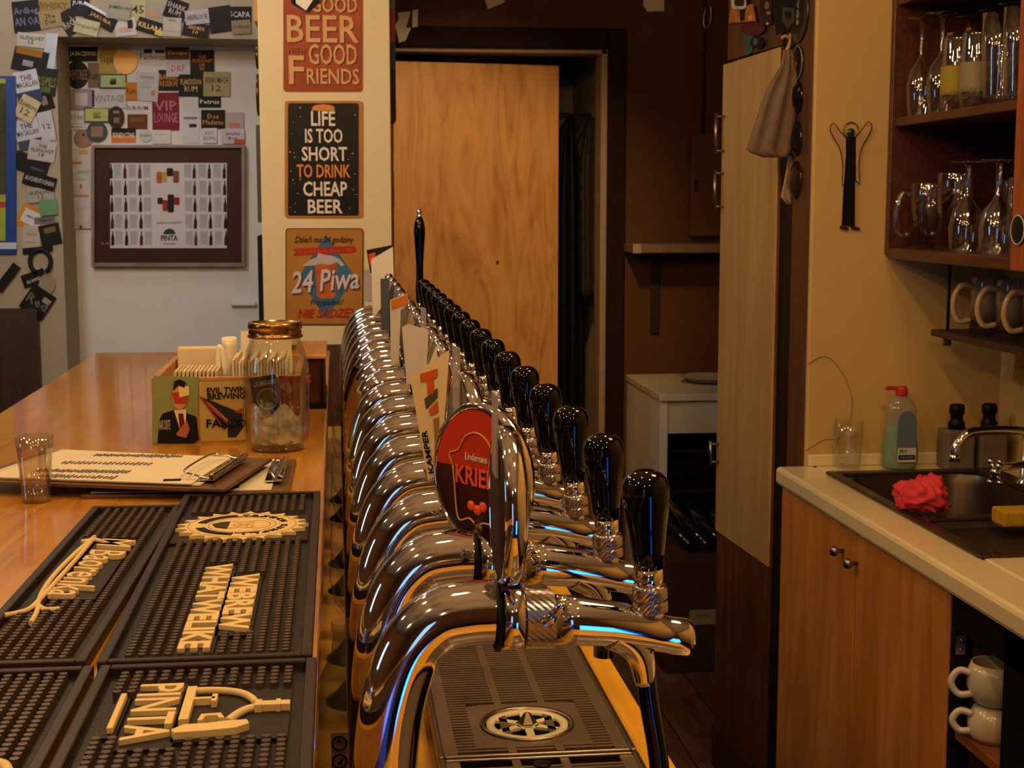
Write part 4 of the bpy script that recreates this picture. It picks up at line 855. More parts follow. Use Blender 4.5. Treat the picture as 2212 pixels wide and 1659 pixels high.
for row in (
    (415, 45, 270, 150, 0, '#8e7646', 'tan kraft label at the top left of the alcove lintel', 'WHISKY', '#5f4d2a'),
    (210, 130, 215, 250, -6, '#15121a', 'purple black label with violet wording at the lintel left end', 'Ardbeg|AN OA', '#6f6a8e'),
    (550, 180, 125, 200, -32, '#1c1613', 'black label turned askew beside the tan square', 'Rock', '#a89a8a'),
    (400, 150, 175, 140, -10, '#8d7e58', 'tan square label with small black script on the lintel', 'The|Dew', '#2a241a'),
    (800, 150, 260, 110, 29, '#120f0d', 'slanting black label reading JAKUBA', 'JAKUBA', '#b89a6a'),
    (635, 50, 150, 150, 2, '#141425', 'navy label reading JURA on the lintel', 'JURA|', '#c4c4cc'),
    (690, 215, 195, 120, 14, '#a8a484', 'cream label slanting below the JURA label', 'Imperial', '#6a684a'),
    (770, 75, 230, 22, 29, '#c3cdd8', 'shiny strip of white tape above the JAKUBA label', None, ''),
    (945, 85, 190, 135, 8, '#8f8c80', 'grey label reading JAMESON with a round emblem', 'JAMESON|', '#3a3428'),
    (1250, 80, 150, 120, 0, '#8e8b80', 'grey blank label with a salmon spot on the lintel', None, '', 'r', [(-.4, .1, .0, .45, '#b0836a')]),
    (1100, 75, 120, 180, 2, '#a3a078', 'pale olive label with a dark 45', '45', '#3a3826'),
    (1000, 215, 170, 140, -5, '#b0aeb0', 'whitish square label with pink ring and dark leaves', None, '', 'r', [(-.3, 0, .3, .3, '#b58a80'), (.1, -.38, .35, .1, '#22262a')]),
    (1200, 215, 220, 110, 17, '#14110c', 'black label with gold patch reading KILLARA', 'KILLARA', '#d9b48a', 'r', [(.2, .05, .48, .42, '#c0a94e')]),
    (1400, 75, 170, 160, 20, '#0f0d0d', 'black label reading SHARK on the lintel', 'SHARK|RUM', '#a9a4a4'),
    (1370, 215, 145, 150, 3, '#a09d96', 'silver grey label under the SHARK label', None, '', 'r', [(-.2, -.4, .2, -.3, '#7a7468'), (-.3, .2, .3, .25, '#88847a')]),
    (1560, 240, 210, 110, 9, '#16110d', 'black label with number 10 on the lintel', 'ARDBEG|10', '#c09a6a'),
    (1570, 135, 190, 115, -6, '#9d9aa6', 'lilac grey label with dark arched wording', 'ABERLOUR', '#34343c'),
    (1920, 215, 150, 110, -4, '#7d7058', 'beige label below the SCAPA label', 'Orkney', '#4a4030'),
    (1910, 115, 190, 125, 0, '#141317', 'black label reading SCAPA at the lintel right end', 'SCAPA', '#bdb6ae'),
    (1755, 155, 180, 210, -8, '#16141a', 'plain black square label left of the SCAPA label', None, ''),
    # down the left jamb
    (400, 410, 95, 290, 6, '#aab6c8', 'curled bluish white paper at the upper left alcove corner', None, ''),
    (240, 485, 280, 185, 12, '#15131a', 'black label with antlers below the white GLENLIVET 15', None, '', 'r', [(-.2, 0, .1, .25, '#8a8490'), (-.45, -.5, .3, -.22, '#8a5c20')]),
    (250, 320, 225, 110, 6, '#a9aaa2', 'white label reading GLENLIVET 15 on the left jamb', 'GLENLIVET|15', '#2c2c28'),
    (370, 650, 165, 215, 8, '#1a1a16', 'dark green black label with gold crest on the jamb', 'BUSHMILLS', '#7a7448', 'r', [(-.2, .2, .25, .4, '#4a5a34')]),
    (235, 760, 190, 120, -14, '#2c3854', 'dark blue label edge under the upper MACALLAN label', None, ''),
    (210, 645, 190, 165, -12, '#b4b6c4', 'upper white label reading MACALLAN', 'THE|MACALLAN', '#2c2c34'),
    (215, 865, 160, 190, 28, '#b0a684', 'cream label turned askew with small script', 'Bowmore|12', '#4a4430'),
    (345, 810, 160, 150, -16, '#100e0d', 'black square label with pale swirl on the left jamb', None, '', 'r', [(-.1, -.3, .2, .2, '#7a706a')]),
    (375, 1005, 125, 235, -10, '#a9acb8', 'white label with number 12 edged brown', '|12|', '#4a4e5c', 'r', [(.44, -.5, .5, .5, '#6a4a2a')]),
    (240, 1130, 190, 120, -12, '#34424c', 'slate blue label edge under the lower MACALLAN label', None, ''),
    (215, 1030, 195, 165, -13, '#adb0be', 'lower white label reading MACALLAN', 'THE|MACALLAN', '#34343c'),
    (250, 1310, 280, 150, 18, '#131215', 'black label under the white GLENLIVET 18 label', None, '', 'r', [(0, .1, .4, .2, '#4a4650')]),
    (335, 1200, 215, 165, 9, '#a5a4a8', 'white label reading THE GLENLIVET 18 on the jamb', 'THE|GLENLIVET|18', '#2c2c30'),
    (325, 1550, 210, 120, -5, '#96968e', 'grey label reading GLENLIVET 12 on the jamb', 'GLENLIVET|12', '#34342c'),
    (315, 1440, 265, 110, 16, '#0e0d0e', 'black label reading AUCHENTOSHAN in white', 'AUCHENTOSHAN', '#b4b0b0'),
    (385, 1650, 140, 130, -6, '#5f8a68', 'mint green label piece on the left jamb', None, ''),
    (250, 1735, 210, 190, 26, '#b57a22', 'orange bordered envelope label on the left jamb', None, '', 'r', [(-.36, -.3, .4, .3, '#b9bcc8'), (-.2, -.05, .2, .03, '#5a5f78')]),
    (355, 1755, 165, 55, -4, '#6a686a', 'narrow grey label reading TOMATIN', 'TOMATIN', '#26262a'),
    (250, 1905, 140, 215, 3, '#a69e94', 'off-white label left of a black one, low on the jamb', None, '', 'r', [(-.3, -.2, .3, -.15, '#8a8070'), (-.3, .1, .3, .14, '#8a8070')]),
    (400, 1870, 165, 170, -12, '#17140f', 'black label with gold crown low on the jamb', None, '', 'r', [(-.25, -.35, .3, -.1, '#6a5c34')]),
    (300, 1990, 240, 50, -6, '#141214', 'thin black strip above the horseshoe label', None, ''),
    (270, 2215, 190, 105, -20, '#121010', 'black label reading RUMPEL under the horseshoe', '|RUMPEL', '#b9b0a0'),
    (375, 2265, 130, 180, 8, '#8c8070', 'pale leaf-shaped label beside the RUMPEL label', None, '', 'o'),
    (300, 2405, 215, 220, 34, '#151312', 'black diamond-turned label, lowest on the jamb', 'Red', '#6a6258', 'r', [(.1, -.3, .42, -.1, '#8a8272')]),
    (60, 2210, 75, 250, 38, '#131110', 'black slanting label at the far left edge', None, ''),
):
    row = row + (None, '', 'r', None, .55, 0)[len(row) - 7:] if len(row) < 13 else row
    cx, cy, w_, h_, rot, col, desc, tx, tc, sh, sec, gl, mt = row[:13]
    sticker(A, i, cx, cy, w_, h_, rot, col, desc, tx, tc or '#c9c0ae', sh or 'r', sec, gl or .55, mt or 0); i += 1
c = onY(87, 565, YN0 - .012)
o = MB().tube(catmull([c + Vector((math.sin(math.radians(a)) * .030, 0, math.cos(math.radians(a)) * .036)) for a in range(-150, 151, 25)], 3), .0065, 10).build('horseshoe_label', M('#1c1d24', .5)); tag(o, 'dark horseshoe-shaped label on the left jamb', 'label')
o = MB().box(*sorted((onY(499, 650, YA).x, onY(553, 650, YA).x)), YA - .02, YA, onY(520, 660, YA).z, onY(520, 652, YA).z).build('wall_ledge', M('#c6c8cc', .5), None, .003); tag(o, 'small white ledge on the alcove wall near the column', 'ledge')
# blue framed board at the far left
c = onY(15, 545, YN0)
t = thing('blue_board', 'blue framed advertising board at the far left edge', 'board', (c.x, YN0 - .01, c.z))
polyY(rect(-160, 165, 36, 548), YN0, M('#1f3f82', .4, 0, .1), t, 'board_frame', 0, .012)
polyY(rect(-150, 170, 12, 520), YN0 - .0125, M('#8a9a34', .5, 0, .1), t, 'board_print', 0, .001)
polyY(rect(-150, 180, 12, 420), YN0 - .0138, M('#3a3a20', .5, 0, .3), t, 'board_picture', 0, .001)
polyY(rect(-150, 436, 12, 448), YN0 - .0138, M('#a03a24', .5), t, 'board_stripe', 0, .001)
polyY(rect(-160, 524, 36, 538), YN0 - .0125, M('#b0b6c4', .5), t, 'board_strip', 0, .002)
# ================================================================== SINK CORNER (right)
WT = M('#d8c79c', .2, 0, .06, 6, coat=.3, name='worktop_laminate')
wt = thing('sink_worktop', 'cream laminate worktop with rounded edge holding the sink', 'worktop', (1.18, 2, .86))
SX0, SX1, SY0, SY1 = 1.005, 1.375, 2.16, 2.895
MB().box(.93, SX0 + .012, .9, YS - .001, .862, .9).build('worktop_strip', WT, wt, .008)
MB().box(SX0 + .012, XR - .001, SY1 - .012, YS - .001, .862, .9).build('worktop_strip', WT, wt, .003)
MB().box(SX0 + .012, XR - .001, .9, SY0 + .012, .862, .9).build('worktop_strip', WT, wt, .003)
MB().box(SX1 - .012, XR - .001, SY0 + .012, SY1 - .012, .862, .9).build('worktop_strip', WT, wt, .003)
MB().box(1.0, XR - .001, YS - .014, YS - .001, .9, .925).build('splash_strip', WT, wt, .003)
sk = thing('kitchen_sink', 'brown steel inset sink with bowl and draining board', 'sink', (1.19, 2.5, .74))
SK = M('#4a3d33', .3, .75, .15, 20, name='sink_steel')
m = MB(); zt = .9012
for a in ((SX0, SX0 + .022, SY0, SY1), (SX1 - .05, SX1, SY0, SY1), (SX0 + .022, SX1 - .05, SY1 - .03, SY1), (SX0 + .022, SX1 - .05, SY0, SY0 + .02), (SX0 + .022, SX1 - .05, 2.42, 2.45)): m.box(*a, zt - .001, zt + .006)
m.build('rim', SK, sk, .003)
def bowl(x0, x1, y0, y1, depth, rr):
    rs = []
    for k_, (ins, dz) in enumerate(((0, 0), (.006, -.02), (.010, -depth * .6), (.022, -depth * .92), (.05, -depth))):
        rs.append([Vector((x, y, zt + dz)) for x, y in rrect(x0 + ins, y0 + ins, x1 - ins, y1 - ins, rr)])
    return MB().rings(rs, False).add(rs[-1], [tuple(range(len(rs[-1])))])
bowl(SX0 + .022, SX1 - .05, 2.45, SY1 - .03, .14, .075).build('bowl', SK, sk)
bowl(SX0 + .022, SX1 - .05, SY0 + .02, 2.42, .016, .02).build('draining_board', M('#3b3029', .42, .5, .15, 20), sk)
# tap over the sink
t = thing('sink_faucet', 'chrome swivel faucet reaching over the sink', 'faucet', (1.39, 2.70, .9))
MB().lathe([(.024, .9073), (.024, .914), (.015, .922), (.013, 1.02)], (1.352, 2.70, 0), 20).build('faucet_body', CHROME, t)
a0 = onY(2105, 943, 2.70); a1 = onY(2062, 985, 2.70)
MB().tube(catmull([(1.352, 2.70, 1.014), (a0.x + .06, 2.70, 1.018), (a0.x, 2.70, 1.016), (a0.x - .022, 2.70, 1.006), (a1.x + .001, 2.70, .984), (a1.x, 2.70, .965)], 6), .0088, 14).lathe([(.0105, .958), (.0105, .972)], (a1.x, 2.70, 0), 14).build('spout', CHROME, t)
hc = onY(2150, 1010, 2.62)
hv = MB().tube([(1.352, 2.70, .95), (hc.x + .02, 2.64, .955), (hc.x, 2.62, .950)], .008, 10).build('handle_stem', CHROME, t)
hh = MB()
for i in range(4):
    a = math.pi / 4 + i * math.pi / 2; d = Vector((.35 * math.cos(a), -.3 * math.cos(a), math.sin(a))).normalized(); c = Vector((hc.x, 2.62, .950))
    hh.tube([c, c + d * .022], .0045, 10).sphere(c + d * .022, .0065, 10)
hh.sphere((hc.x, 2.62, .95), .010, 12).build('cross_handle', CHROME, hv)
# washing-up bottle
def at(px, py, Y): return onY(px, py, Y)
bx = at(1943, 1000, 2.945).x
t = thing('soap_bottle', 'washing-up liquid bottle with red cap and green soap', 'bottle', (bx, 2.945, .9003))
SP = [(.030, .0), (.038, .004), (.040, .02), (.0385, .05), (.033, .08), (.0335, .105), (.0335, .125), (.028, .143), (.016, .153), (.0125, .156)]
ob = MB(); ob.rings([[Vector((bx + r * math.cos(2 * math.pi * i / 28), 2.945 + r * .62 * math.sin(2 * math.pi * i / 28), .9003 + z)) for i in range(28)] for r, z in SP], True); ob.build('bottle_body', GLASS('soap_plastic', (.85, .85, .78), 1.4, .25, (.5, .45, .36)), t)
ob = MB(); ob.rings([[Vector((bx + (r - .001) * math.cos(2 * math.pi * i / 28), 2.945 + (r - .001) * .62 * math.sin(2 * math.pi * i / 28), .9003 + z)) for i in range(28)] for r, z in [(.030, .001), (.038, .004), (.040, .02), (.0385, .05), (.033, .08), (.0333, .095)]], True); ob.build('green_soap', M('#4f9a86', .35, 0, .1), t)
MB().lathe([(.0125, .1558), (.0125, .170), (.010, .176), (.002, .177)], (bx, 2.945, .9003), 18).box(bx - .035, bx - .006, 2.941, 2.949, .9003 + .168, .9003 + .176).build('cap', M('#b02a1c', .4), t, .001)
MB().rings([[Vector((bx + .004 + x, 2.945 - .0275 + abs(x) * .12, .9003 + z)) for x, z in [(.021 * math.cos(a) * (1 if math.sin(a) > 0 else 1), (.095 + .030 * math.sin(a)) if math.sin(a) > 0 else (.055 + .040 * math.sin(a)))]][0] for a in [2 * math.pi * i / 24 for i in range(24)]] and [[Vector((bx + .004 + .021 * math.cos(2 * math.pi * i / 24), 2.9185 - dy, .9003 + (.098 + .028 * math.sin(2 * math.pi * i / 24) if i < 12 else .055 + .040 * math.sin(2 * math.pi * i / 24)))) for i in range(24)] for dy in (0, .0008)]).build('label', M('#5b6672', .5, 0, .1), t)
MB().box(bx - .016, bx + .024, 2.9165, 2.9172, .9003 + .018, .9003 + .048).build('white_label', M('#b9b6ac', .5), t)
MB().box(bx - .014, bx + .022, 2.9158, 2.9165, .9003 + .023, .9003 + .033).build('dark_label', M('#14162a', .5), t)
text('PRO', (bx - .004, 2.9164, .9003 + .041), (1, 0, 0), (0, 0, 1), .016, .007, BLACK, t); text('POWER', (bx + .004, 2.9157, .9003 + .028), (1, 0, 0), (0, 0, 1), .028, .005, M('#8a8a98', .5), t)
def open_glass(name, label, cat, prof, c, group=None, mat=None, inv=False, hgt=0):
    pf = [(r, (hgt - z) if inv else z) for r, z in prof]
    o = MB().lathe(pf, c, 30, cap=False).build(name, mat or THIN); tag(o, label, cat, group); return o
gx = at(1833, 960, 2.955).x
open_glass('pint_glass', 'empty clear pint glass on the worktop beside soap bottle', 'glass', [(.001, .006), (.024, .005), (.025, 0), (.0265, .01), (.0295, .06), (.0305, .105), (.0295, .105), (.028, .06), (.025, .010), (.001, .009)], (gx, 2.955, .9003))
for i, (px, lb) in enumerate(((2065, 'grey square soap dispenser with black pump, left of the pair'), (2135, 'grey square soap dispenser with black pump, nearest the corner'))):
    x = at(px, 950, 2.93).x
    t = thing('soap_dispenser', lb, 'soap dispenser', (x, 2.93, .9003), 'soap dispensers')
    MB().box(x - .030, x + .030, 2.90, 2.96, .9003, .985).build('container', M('#6e6456', .5, 0, .1), t, .004)
    MB().lathe([(.0175, .985), (.0175, .999), (.013, 1.004), (.0135, 1.016), (.0165, 1.019), (.0160, 1.034), (.013, 1.038), (.001, 1.039)], (x, 2.93, 0), 20).build('pump', BLACK, t)
# crumpled pink cloth on the sink edge, yellow sponge
cc = onZ(1995, 1105, .905)
m = MB(); n = 72; rs = []
for i in range(1, n // 2):
    a = math.pi * i / (n // 2); ring = []
    for j in range(n):
        b = 2 * math.pi * j / n; d = Vector((math.sin(a) * math.cos(b), math.sin(a) * math.sin(b), math.cos(a)))
        k1 = mnoise.noise(d * 1.4 + Vector((2, 7, 1))); k2 = mnoise.noise(d * 1.1 + Vector((9, 2, 4)))
        q = 1.02 + .10 * (1 - 2 * abs(math.sin(4.2 * (d.x * .6 + d.y * .8) + 4.5 * k1))) + .06 * (1 - 2 * abs(math.sin(6.5 * (d.z * .8 - d.y * .5) + 5 * k2))) + .38 * k2 + .05 * mnoise.noise(d * 5)
        z = d.z * .040 * q
        ring.append(Vector((cc.x + .004 + d.x * .046 * q, cc.y + .015 + d.y * .055 * q, .9255 + (z if z > -.016 else -.016 + (z + .016) * .04))))
    rs.append(ring)
m.rings(rs); o = m.build('dish_cloth', M('#c23a44', .85, 0, .1, 40, bump=.25, bscale=300)); tag(o, 'crumpled pink dish cloth lying on the sink rim', 'cloth')
sp = onZ(2190, 1125, .915)
o = MB().box(sp.x - .028, sp.x + .06, sp.y - .02, sp.y + .03, .9075, .936).build('sponge', M('#a8821c', .9, 0, .15, 60, bump=.4, bscale=250), None, .004); tag(o, 'yellow sponge lying on the divider of the sink', 'sponge')
# base cabinet with two orange veneer doors, then the open cup unit
bc2 = thing('base_cabinet', 'orange veneer base cabinet with two knobbed doors under the sink', 'cabinet', (1.18, 2.55, 0))
MB().box(.962, XR - .002, YS - .03, YS - .002, 0, .86).build('side_panel', BROWNW, bc2)
MB().box(.962, XR - .002, 2.118, YS - .03, 0, .08).build('plinth', BLACK, bc2)
MB().box(1.41, XR - .002, 2.118, YS - .03, .08, .86).build('back_panel', BROWNW, bc2)
for y0, y1, ky, kz in ((2.536, 2.985, 2.598, .810), (2.118, 2.532, 2.5235, .8045)):
    d = MB().box(.942, .960, y0, y1, .085, .857).build('cabinet_door', DOORW, bc2, .0015)
    MB().lathe([(.004, 0), (.004, -.010), (.009, -.014), (.0105, -.019), (.008, -.025), (.001, -.0265)], (.942, ky, kz), 18, 'X').build('knob', STEEL, d)
ou = thing('cup_cabinet', 'open black framed cabinet with a shelf of white cups', 'cabinet', (1.15, 1.5, 0))
FB = M('#100d0c', .5, 0, .2)
for y0, y1 in ((1.865, 1.935), (1.0, 1.06)): MB().box(.945, .965, y0, y1, 0, .8575).build('frame_post', FB, ou, .001)
MB().box(.945, .965, 1.06, 2.10, .805, .8575).build('frame_rail', FB, ou)
MB().box(.95, 1.40, 1.0, 2.10, .63, .645).build('shelf', WOOD('cup_shelf_wood', [(.3, '#6a3a1a'), (.7, '#8a5228')], (9, 1, 9), 6), ou)
MB().box(.975, 1.40, 2.10, 2.116, 0, .8575).build('side_panel', BROWNW, ou); MB().box(.945, .975, 2.10, 2.116, 0, .8575).build('side_edge', FB, ou)
MB().box(1.401, 1.42, 1.0, 2.116, 0, .8575).build('back_panel', BROWNW, ou)
hz = onX(2068, 1398, .944)
hg = MB().box(.946, .961, 2.0985, 2.10, .765, .795).build('hinge', STEEL, ou)
for z in (.772, .788): MB().sphere((.955, 2.098, z), .0035, 10, (1, .5, 1)).build('screw', STEEL, hg)
MB().sphere((.966, 2.0995, .83), .0035, 10, (1, .5, 1)).build('screw', STEEL, ou)
CUPM = M('#c2b49a', .2, 0, .03, coat=.4)
def cup(label, c, r, h, hx, inv=False):
    t = thing('coffee_cup', label, 'cup', c, 'white cups in the cabinet'); c = Vector(c)
    pf = [(r * .55, 0), (r * .8, h * .10), (r, h * .42), (r * .98, h * .8), (r * .86, h), (r * .80, h * .98), (r * .9, h * .7), (r * .85, h * .3), (.002, h * .12)]
    if inv: pf = [(a, h - b) for a, b in pf]
    MB().lathe(pf, c, 28).build('bowl', CUPM, t)
    MB().tube(catmull([c + Vector((-r * .85, .0, h * .75)), c + Vector((-r * 1.25, .012, h * .78)), c + Vector((-r * 1.5, .016, h * .5)), c + Vector((-r * 1.25, .012, h * .22)), c + Vector((-r * .8, 0, h * .28))], 5), .0055, 10).build('handle', CUPM, t)
p = onX(2135, 1590, 1.03); 
cup('white cup turned upside down on the cabinet shelf', (.990, 2.05, .6453), .040, .055, 0, True)
cup('white coffee cup stacked on top of the upturned one', (.990, 2.05, .7005), .043, .066, 0)
# upper glass cabinet
uc = thing('glass_cabinet', 'red-brown wall cabinet with open shelves full of glasses', 'cabinet', (1.3, 2.6, 1.35))
CXF = 1.158
MB().box(CXF, XR - .001, YS - .02, YS - .001, 1.352, ZC - .02).build('end_panel', REDW, uc, .002)
MB().box(XR - .012, XR - .001, 1.6, YS - .02, 1.352, ZC - .02).build('back_panel', WOOD('dark_red_wood', [(.3, '#2a120a'), (.7, '#3f1d10')], (9, 1, 9), 6), uc)
MB().box(CXF, XR - .012, 1.6, YS - .02, 1.345, 1.368).build('shelf', REDW, uc, .003)
MB().box(CXF + .006, XR - .012, 1.6, YS - .02, 1.620, 1.638).build('shelf', REDW, uc, .002)
MB().box(CXF + .006, XR - .012, 1.6, YS - .02, 1.868, 1.886).build('shelf', REDW, uc, .002)
MB().box(CXF - .004, CXF + .02, 2.33, 2.405, 1.345, ZC - .02).build('post', WOOD('lit_post_wood', [(.3, '#7a3a12'), (.7, '#9a5220')], (9, 9, 1), 6), uc, .003)  # brighter orange than the cabinet wood: warm lamplight put into the colour
MB().box(CXF - .004, CXF + .02, 1.6, 1.66, 1.345, ZC - .02).build('post', REDW, uc, .003)
e = onX(2211, 497, CXF - .004)
o = MB().lathe([(.026, 0), (.026, -.003), (.022, -.004), (.001, -.0042)], (CXF - .0045, 2.372, e.z), 30, 'X').build('round_emblem', M('#14120f', .4)); tag(o, 'round black emblem with pale rim on the cabinet post', 'emblem')
MB().tube([Vector((CXF - .0075, 2.372 + .0245 * math.cos(i * math.pi / 16), e.z + .0245 * math.sin(i * math.pi / 16))) for i in range(33)], .0016, 8, False).build('emblem_rim', M('#a8a294', .5), o)
WGL = [(.031, 0), (.031, .0012), (.010, .004), (.0042, .010), (.0036, .075), (.008, .085), (.022, .105), (.0285, .135), (.0265, .172), (.0225, .198)]
TUL = [(.033, 0), (.033, .0012), (.010, .004), (.0052, .010), (.0048, .060), (.010, .072), (.027, .092), (.034, .125), (.031, .16), (.029, .172)]
TUM = [(.001, .004), (.026, .003), (.028, 0), (.030, .012), (.033, .09), (.0345, .148), (.0333, .148), (.0315, .09), (.0285, .013), (.001, .012)]
PIL = [(.001, .006), (.022, .005), (.024, 0), (.0255, .02), (.030, .10), (.0325, .165), (.0313, .165), (.0285, .10), (.024, .022), (.001, .02)]
CABG = GLASS('cabinet_glass', (.97, .96, .94), 2.1)
def gl(kind, label, X, Y, z, inv=True, tilt=0):
    pf, hh_, nm = {'w': (WGL, .198, 'wine_glass'), 't': (TUL, .172, 'tulip_glass'), 'b': (TUM, .148, 'tumbler'), 'p': (PIL, .165, 'pilsner_glass')}[kind]
    return open_glass(nm, label, 'glass', pf, (X, Y, z), 'glasses on the cabinet shelves', CABG, inv, hh_)
ZU, ZL = 1.6383, 1.3683
gl('w', 'leftmost upturned wine glass on the upper cabinet shelf', 1.197, 2.93, ZU)
gl('w', 'second upturned wine glass from the left on upper shelf', 1.205, 2.845, ZU)
g_ = gl('b', 'upturned tumbler with yellow label on upper shelf', 1.202, 2.755, ZU)
MB().rings([[Vector((1.202 + (.0335) * math.cos(math.radians(a)), 2.755 + .0335 * math.sin(math.radians(a)), ZU + z)) for a in range(150, 261, 10)] for z in (.03, .085)], False, True, False).build('yellow_label', M('#8a7a2c', .5), g_)
g_ = gl('b', 'upturned tumbler with pale label on upper shelf', 1.205, 2.675, ZU)
MB().rings([[Vector((1.205 + (.0335) * math.cos(math.radians(a)), 2.675 + .0335 * math.sin(math.radians(a)), ZU + z)) for a in range(170, 281, 10)] for z in (.03, .085)], False, True, False).build('pale_label', M('#7a7258', .5), g_)
gl('p', 'tall glass beside the front post on upper shelf', 1.205, 2.59, ZU, False)
gl('p', 'tall glass nearest the front post on upper shelf', 1.208, 2.51, ZU, False)
for i, (x, y) in enumerate(((1.285, 2.90), (1.29, 2.80), (1.285, 2.70), (1.29, 2.60), (1.365, 2.86), (1.365, 2.74))):
    gl('w', ['third', 'fourth', 'fifth', 'sixth', 'seventh', 'eighth'][i] + ' upturned wine glass from the left, behind on upper shelf', x, y, ZU)
def mug(name, label, X, Y, z, r, h, mat, hm, group, hx=1.0, fill=None):
    t = thing(name, label, 'mug', (X, Y, z), group); c = Vector((X, Y, z))
    MB().lathe([(.001, .008), (r * .94, .006), (r, 0), (r, h * .98), (r * .97, h), (r * .93, h * .98), (r * .92, .014), (.001, .013)], c, 30).build('mug_body', mat, t)
    d = Vector((-1, .15, 0)).normalized()
    MB().tube(catmull([c + d * r * .96 + Vector((0, 0, h * .82)), c + d * (r + .020 * hx) + Vector((0, 0, h * .84)), c + d * (r + .036 * hx) + Vector((0, 0, h * .66)), c + d * (r + .038 * hx) + Vector((0, 0, h * .40)), c + d * (r + .024 * hx) + Vector((0, 0, h * .20)), c + d * r * .96 + Vector((0, 0, h * .22))], 6), .0058, 12).build('handle', hm, t)
    if fill: MB().lathe([(.001, .015), (r * .915, .0151), (r * .915, h * .6), (.001, h * .6)], c, 26).build('beige_band', fill, t)
    return t
mug('beer_mug', 'rear glass beer mug with handle on lower cabinet shelf', 1.222, 2.935, ZL, .034, .135, CABG, CABG, 'glass beer mugs', .75)
mug('beer_mug', 'front glass beer mug with thick handle on lower cabinet shelf', 1.243, 2.845, ZL, .036, .155, CABG, GLASS('thick_handle', (.85, .84, .8), 1.75), 'glass beer mugs', .75)
gl('t', 'upturned tulip glass in the middle of the lower cabinet shelf', 1.205, 2.70, ZL)
gl('t', 'upturned tulip glass beside the post on lower cabinet shelf', 1.207, 2.57, ZL)
gl('t', 'upturned tulip glass behind the mugs on lower cabinet shelf', 1.285, 2.74, ZL)
gl('b', 'tumbler behind the tulip glasses on lower cabinet shelf', 1.29, 2.64, ZL)
gl('p', 'tall glass deep in the lower cabinet shelf', 1.355, 2.80, ZL, False)
gl('b', 'tumbler deep in the lower cabinet shelf corner', 1.365, 2.69, ZL)
# hanging mug shelf with thin rods
BX = 1.236; ZM = 1.185
ms = thing('mug_shelf', 'narrow dark board hung on rods under the glass cabinet', 'shelf', (1.33, 2.5, ZM))
MB().box(BX, XR - .001, 1.8, 2.925, ZM, ZM + .014).build('shelf_board', DARKW, ms, .002)
for y in (2.89, 2.35, 1.85):
    MB().tube([(BX + .022, y, ZM - .018), (BX + .022, y, 1.3445)], .0035, 8).build('rod', BLACK, ms); MB().lathe([(.008, ZM - .018), (.008, ZM)], (BX + .022, y, 0), 12).build('nut', BROWNW, ms)
MG = GLASS('mug_glass', (.9, .88, .82), 1.6, .15, (.55, .47, .38)); MH = M('#c8a56e', .25, 0, .08, coat=.4); MF = M('#b8966c', .5)
for i, (x, y) in enumerate(((1.318, 2.83), (1.318, 2.715), (1.318, 2.60), (1.318, 2.485))):
    mug('tea_mug', ['leftmost', 'second', 'third', 'rightmost'][i] + ' glass mug with tan handle on the hanging shelf', x, y, ZM + .0143, .037, .115, MG, MH, 'mugs on the hanging shelf', .9, MF)
o = MB().lathe([(.030, 0), (.045, .005), (.046, .007), (.001, .0075)], (1.385, 2.865, ZM + .0143), 28).build('saucer', M('#b8a88a', .4)); tag(o, 'pale saucer lying at the left of the hanging mug shelf', 'saucer')
# angel ornament on the wall
c = onY(1838, 497, YS)
t = thing('angel_ornament', 'flat stained glass angel with raised wings on the wall', 'ornament', (c.x, YS - .006, c.z))
polyY([(1829, 295), (1846, 295), (1845, 488), (1818, 487), (1822, 400)], YS - .004, M('#0f0c0a', .4), t, 'dress', 0, .004)
WG = M('#b08a68', .6, 0, .15, 60)
for sgn in (-1, 1):
    pts = [(1838 + sgn * dx, y + (3 if sgn < 0 else 0)) for dx, y in ((10, 297), (22, 283), (32, 268), (38, 262), (44, 268), (45, 278), (37, 295), (26, 312), (20, 330), (17, 355), (18, 380), (19, 398), (10, 388))]
    polyY(pts, YS - .004, WG, t, 'wing', 0, .002)
    MB().tube([onY(x, y, YS - .006) for x, y in pts + pts[:1]], .0009, 8).build('wing_lead', BLACK, t)
    polyY([(1834 + sgn * 12 - 8, 487), (1834 + sgn * 12 + 10, 492), (1834 + sgn * 12 + 10, 497), (1834 + sgn * 12 - 8, 494)], YS - .004, M('#3a1610', .5), t, 'foot', 0, .004)
hd = onY(1838, 286, YS - .007); MB().sphere(hd, .009, 14, (1, .6, 1)).build('head', M('#16281a', .15, coat=.5), t)
hl = onY(1838, 281, YS - .004); MB().tube([hl + Vector((.016 * math.cos(i * math.pi / 14), 0, .016 * math.sin(i * math.pi / 14))) for i in range(29)], .0014, 8, False).build('halo', M('#8a6a38', .3, .8), t)
o = MB().tube(catmull([onY(x, y, YS - .002) for x, y in ((1741, 788), (1782, 770), (1815, 798), (1838, 850), (1838, 900), (1815, 945), (1780, 950), (1738, 975))], 6), .0007, 6).build('wall_cable', M('#8a6c44', .6)); tag(o, 'thin cable arc hanging on the cream wall', 'cable')
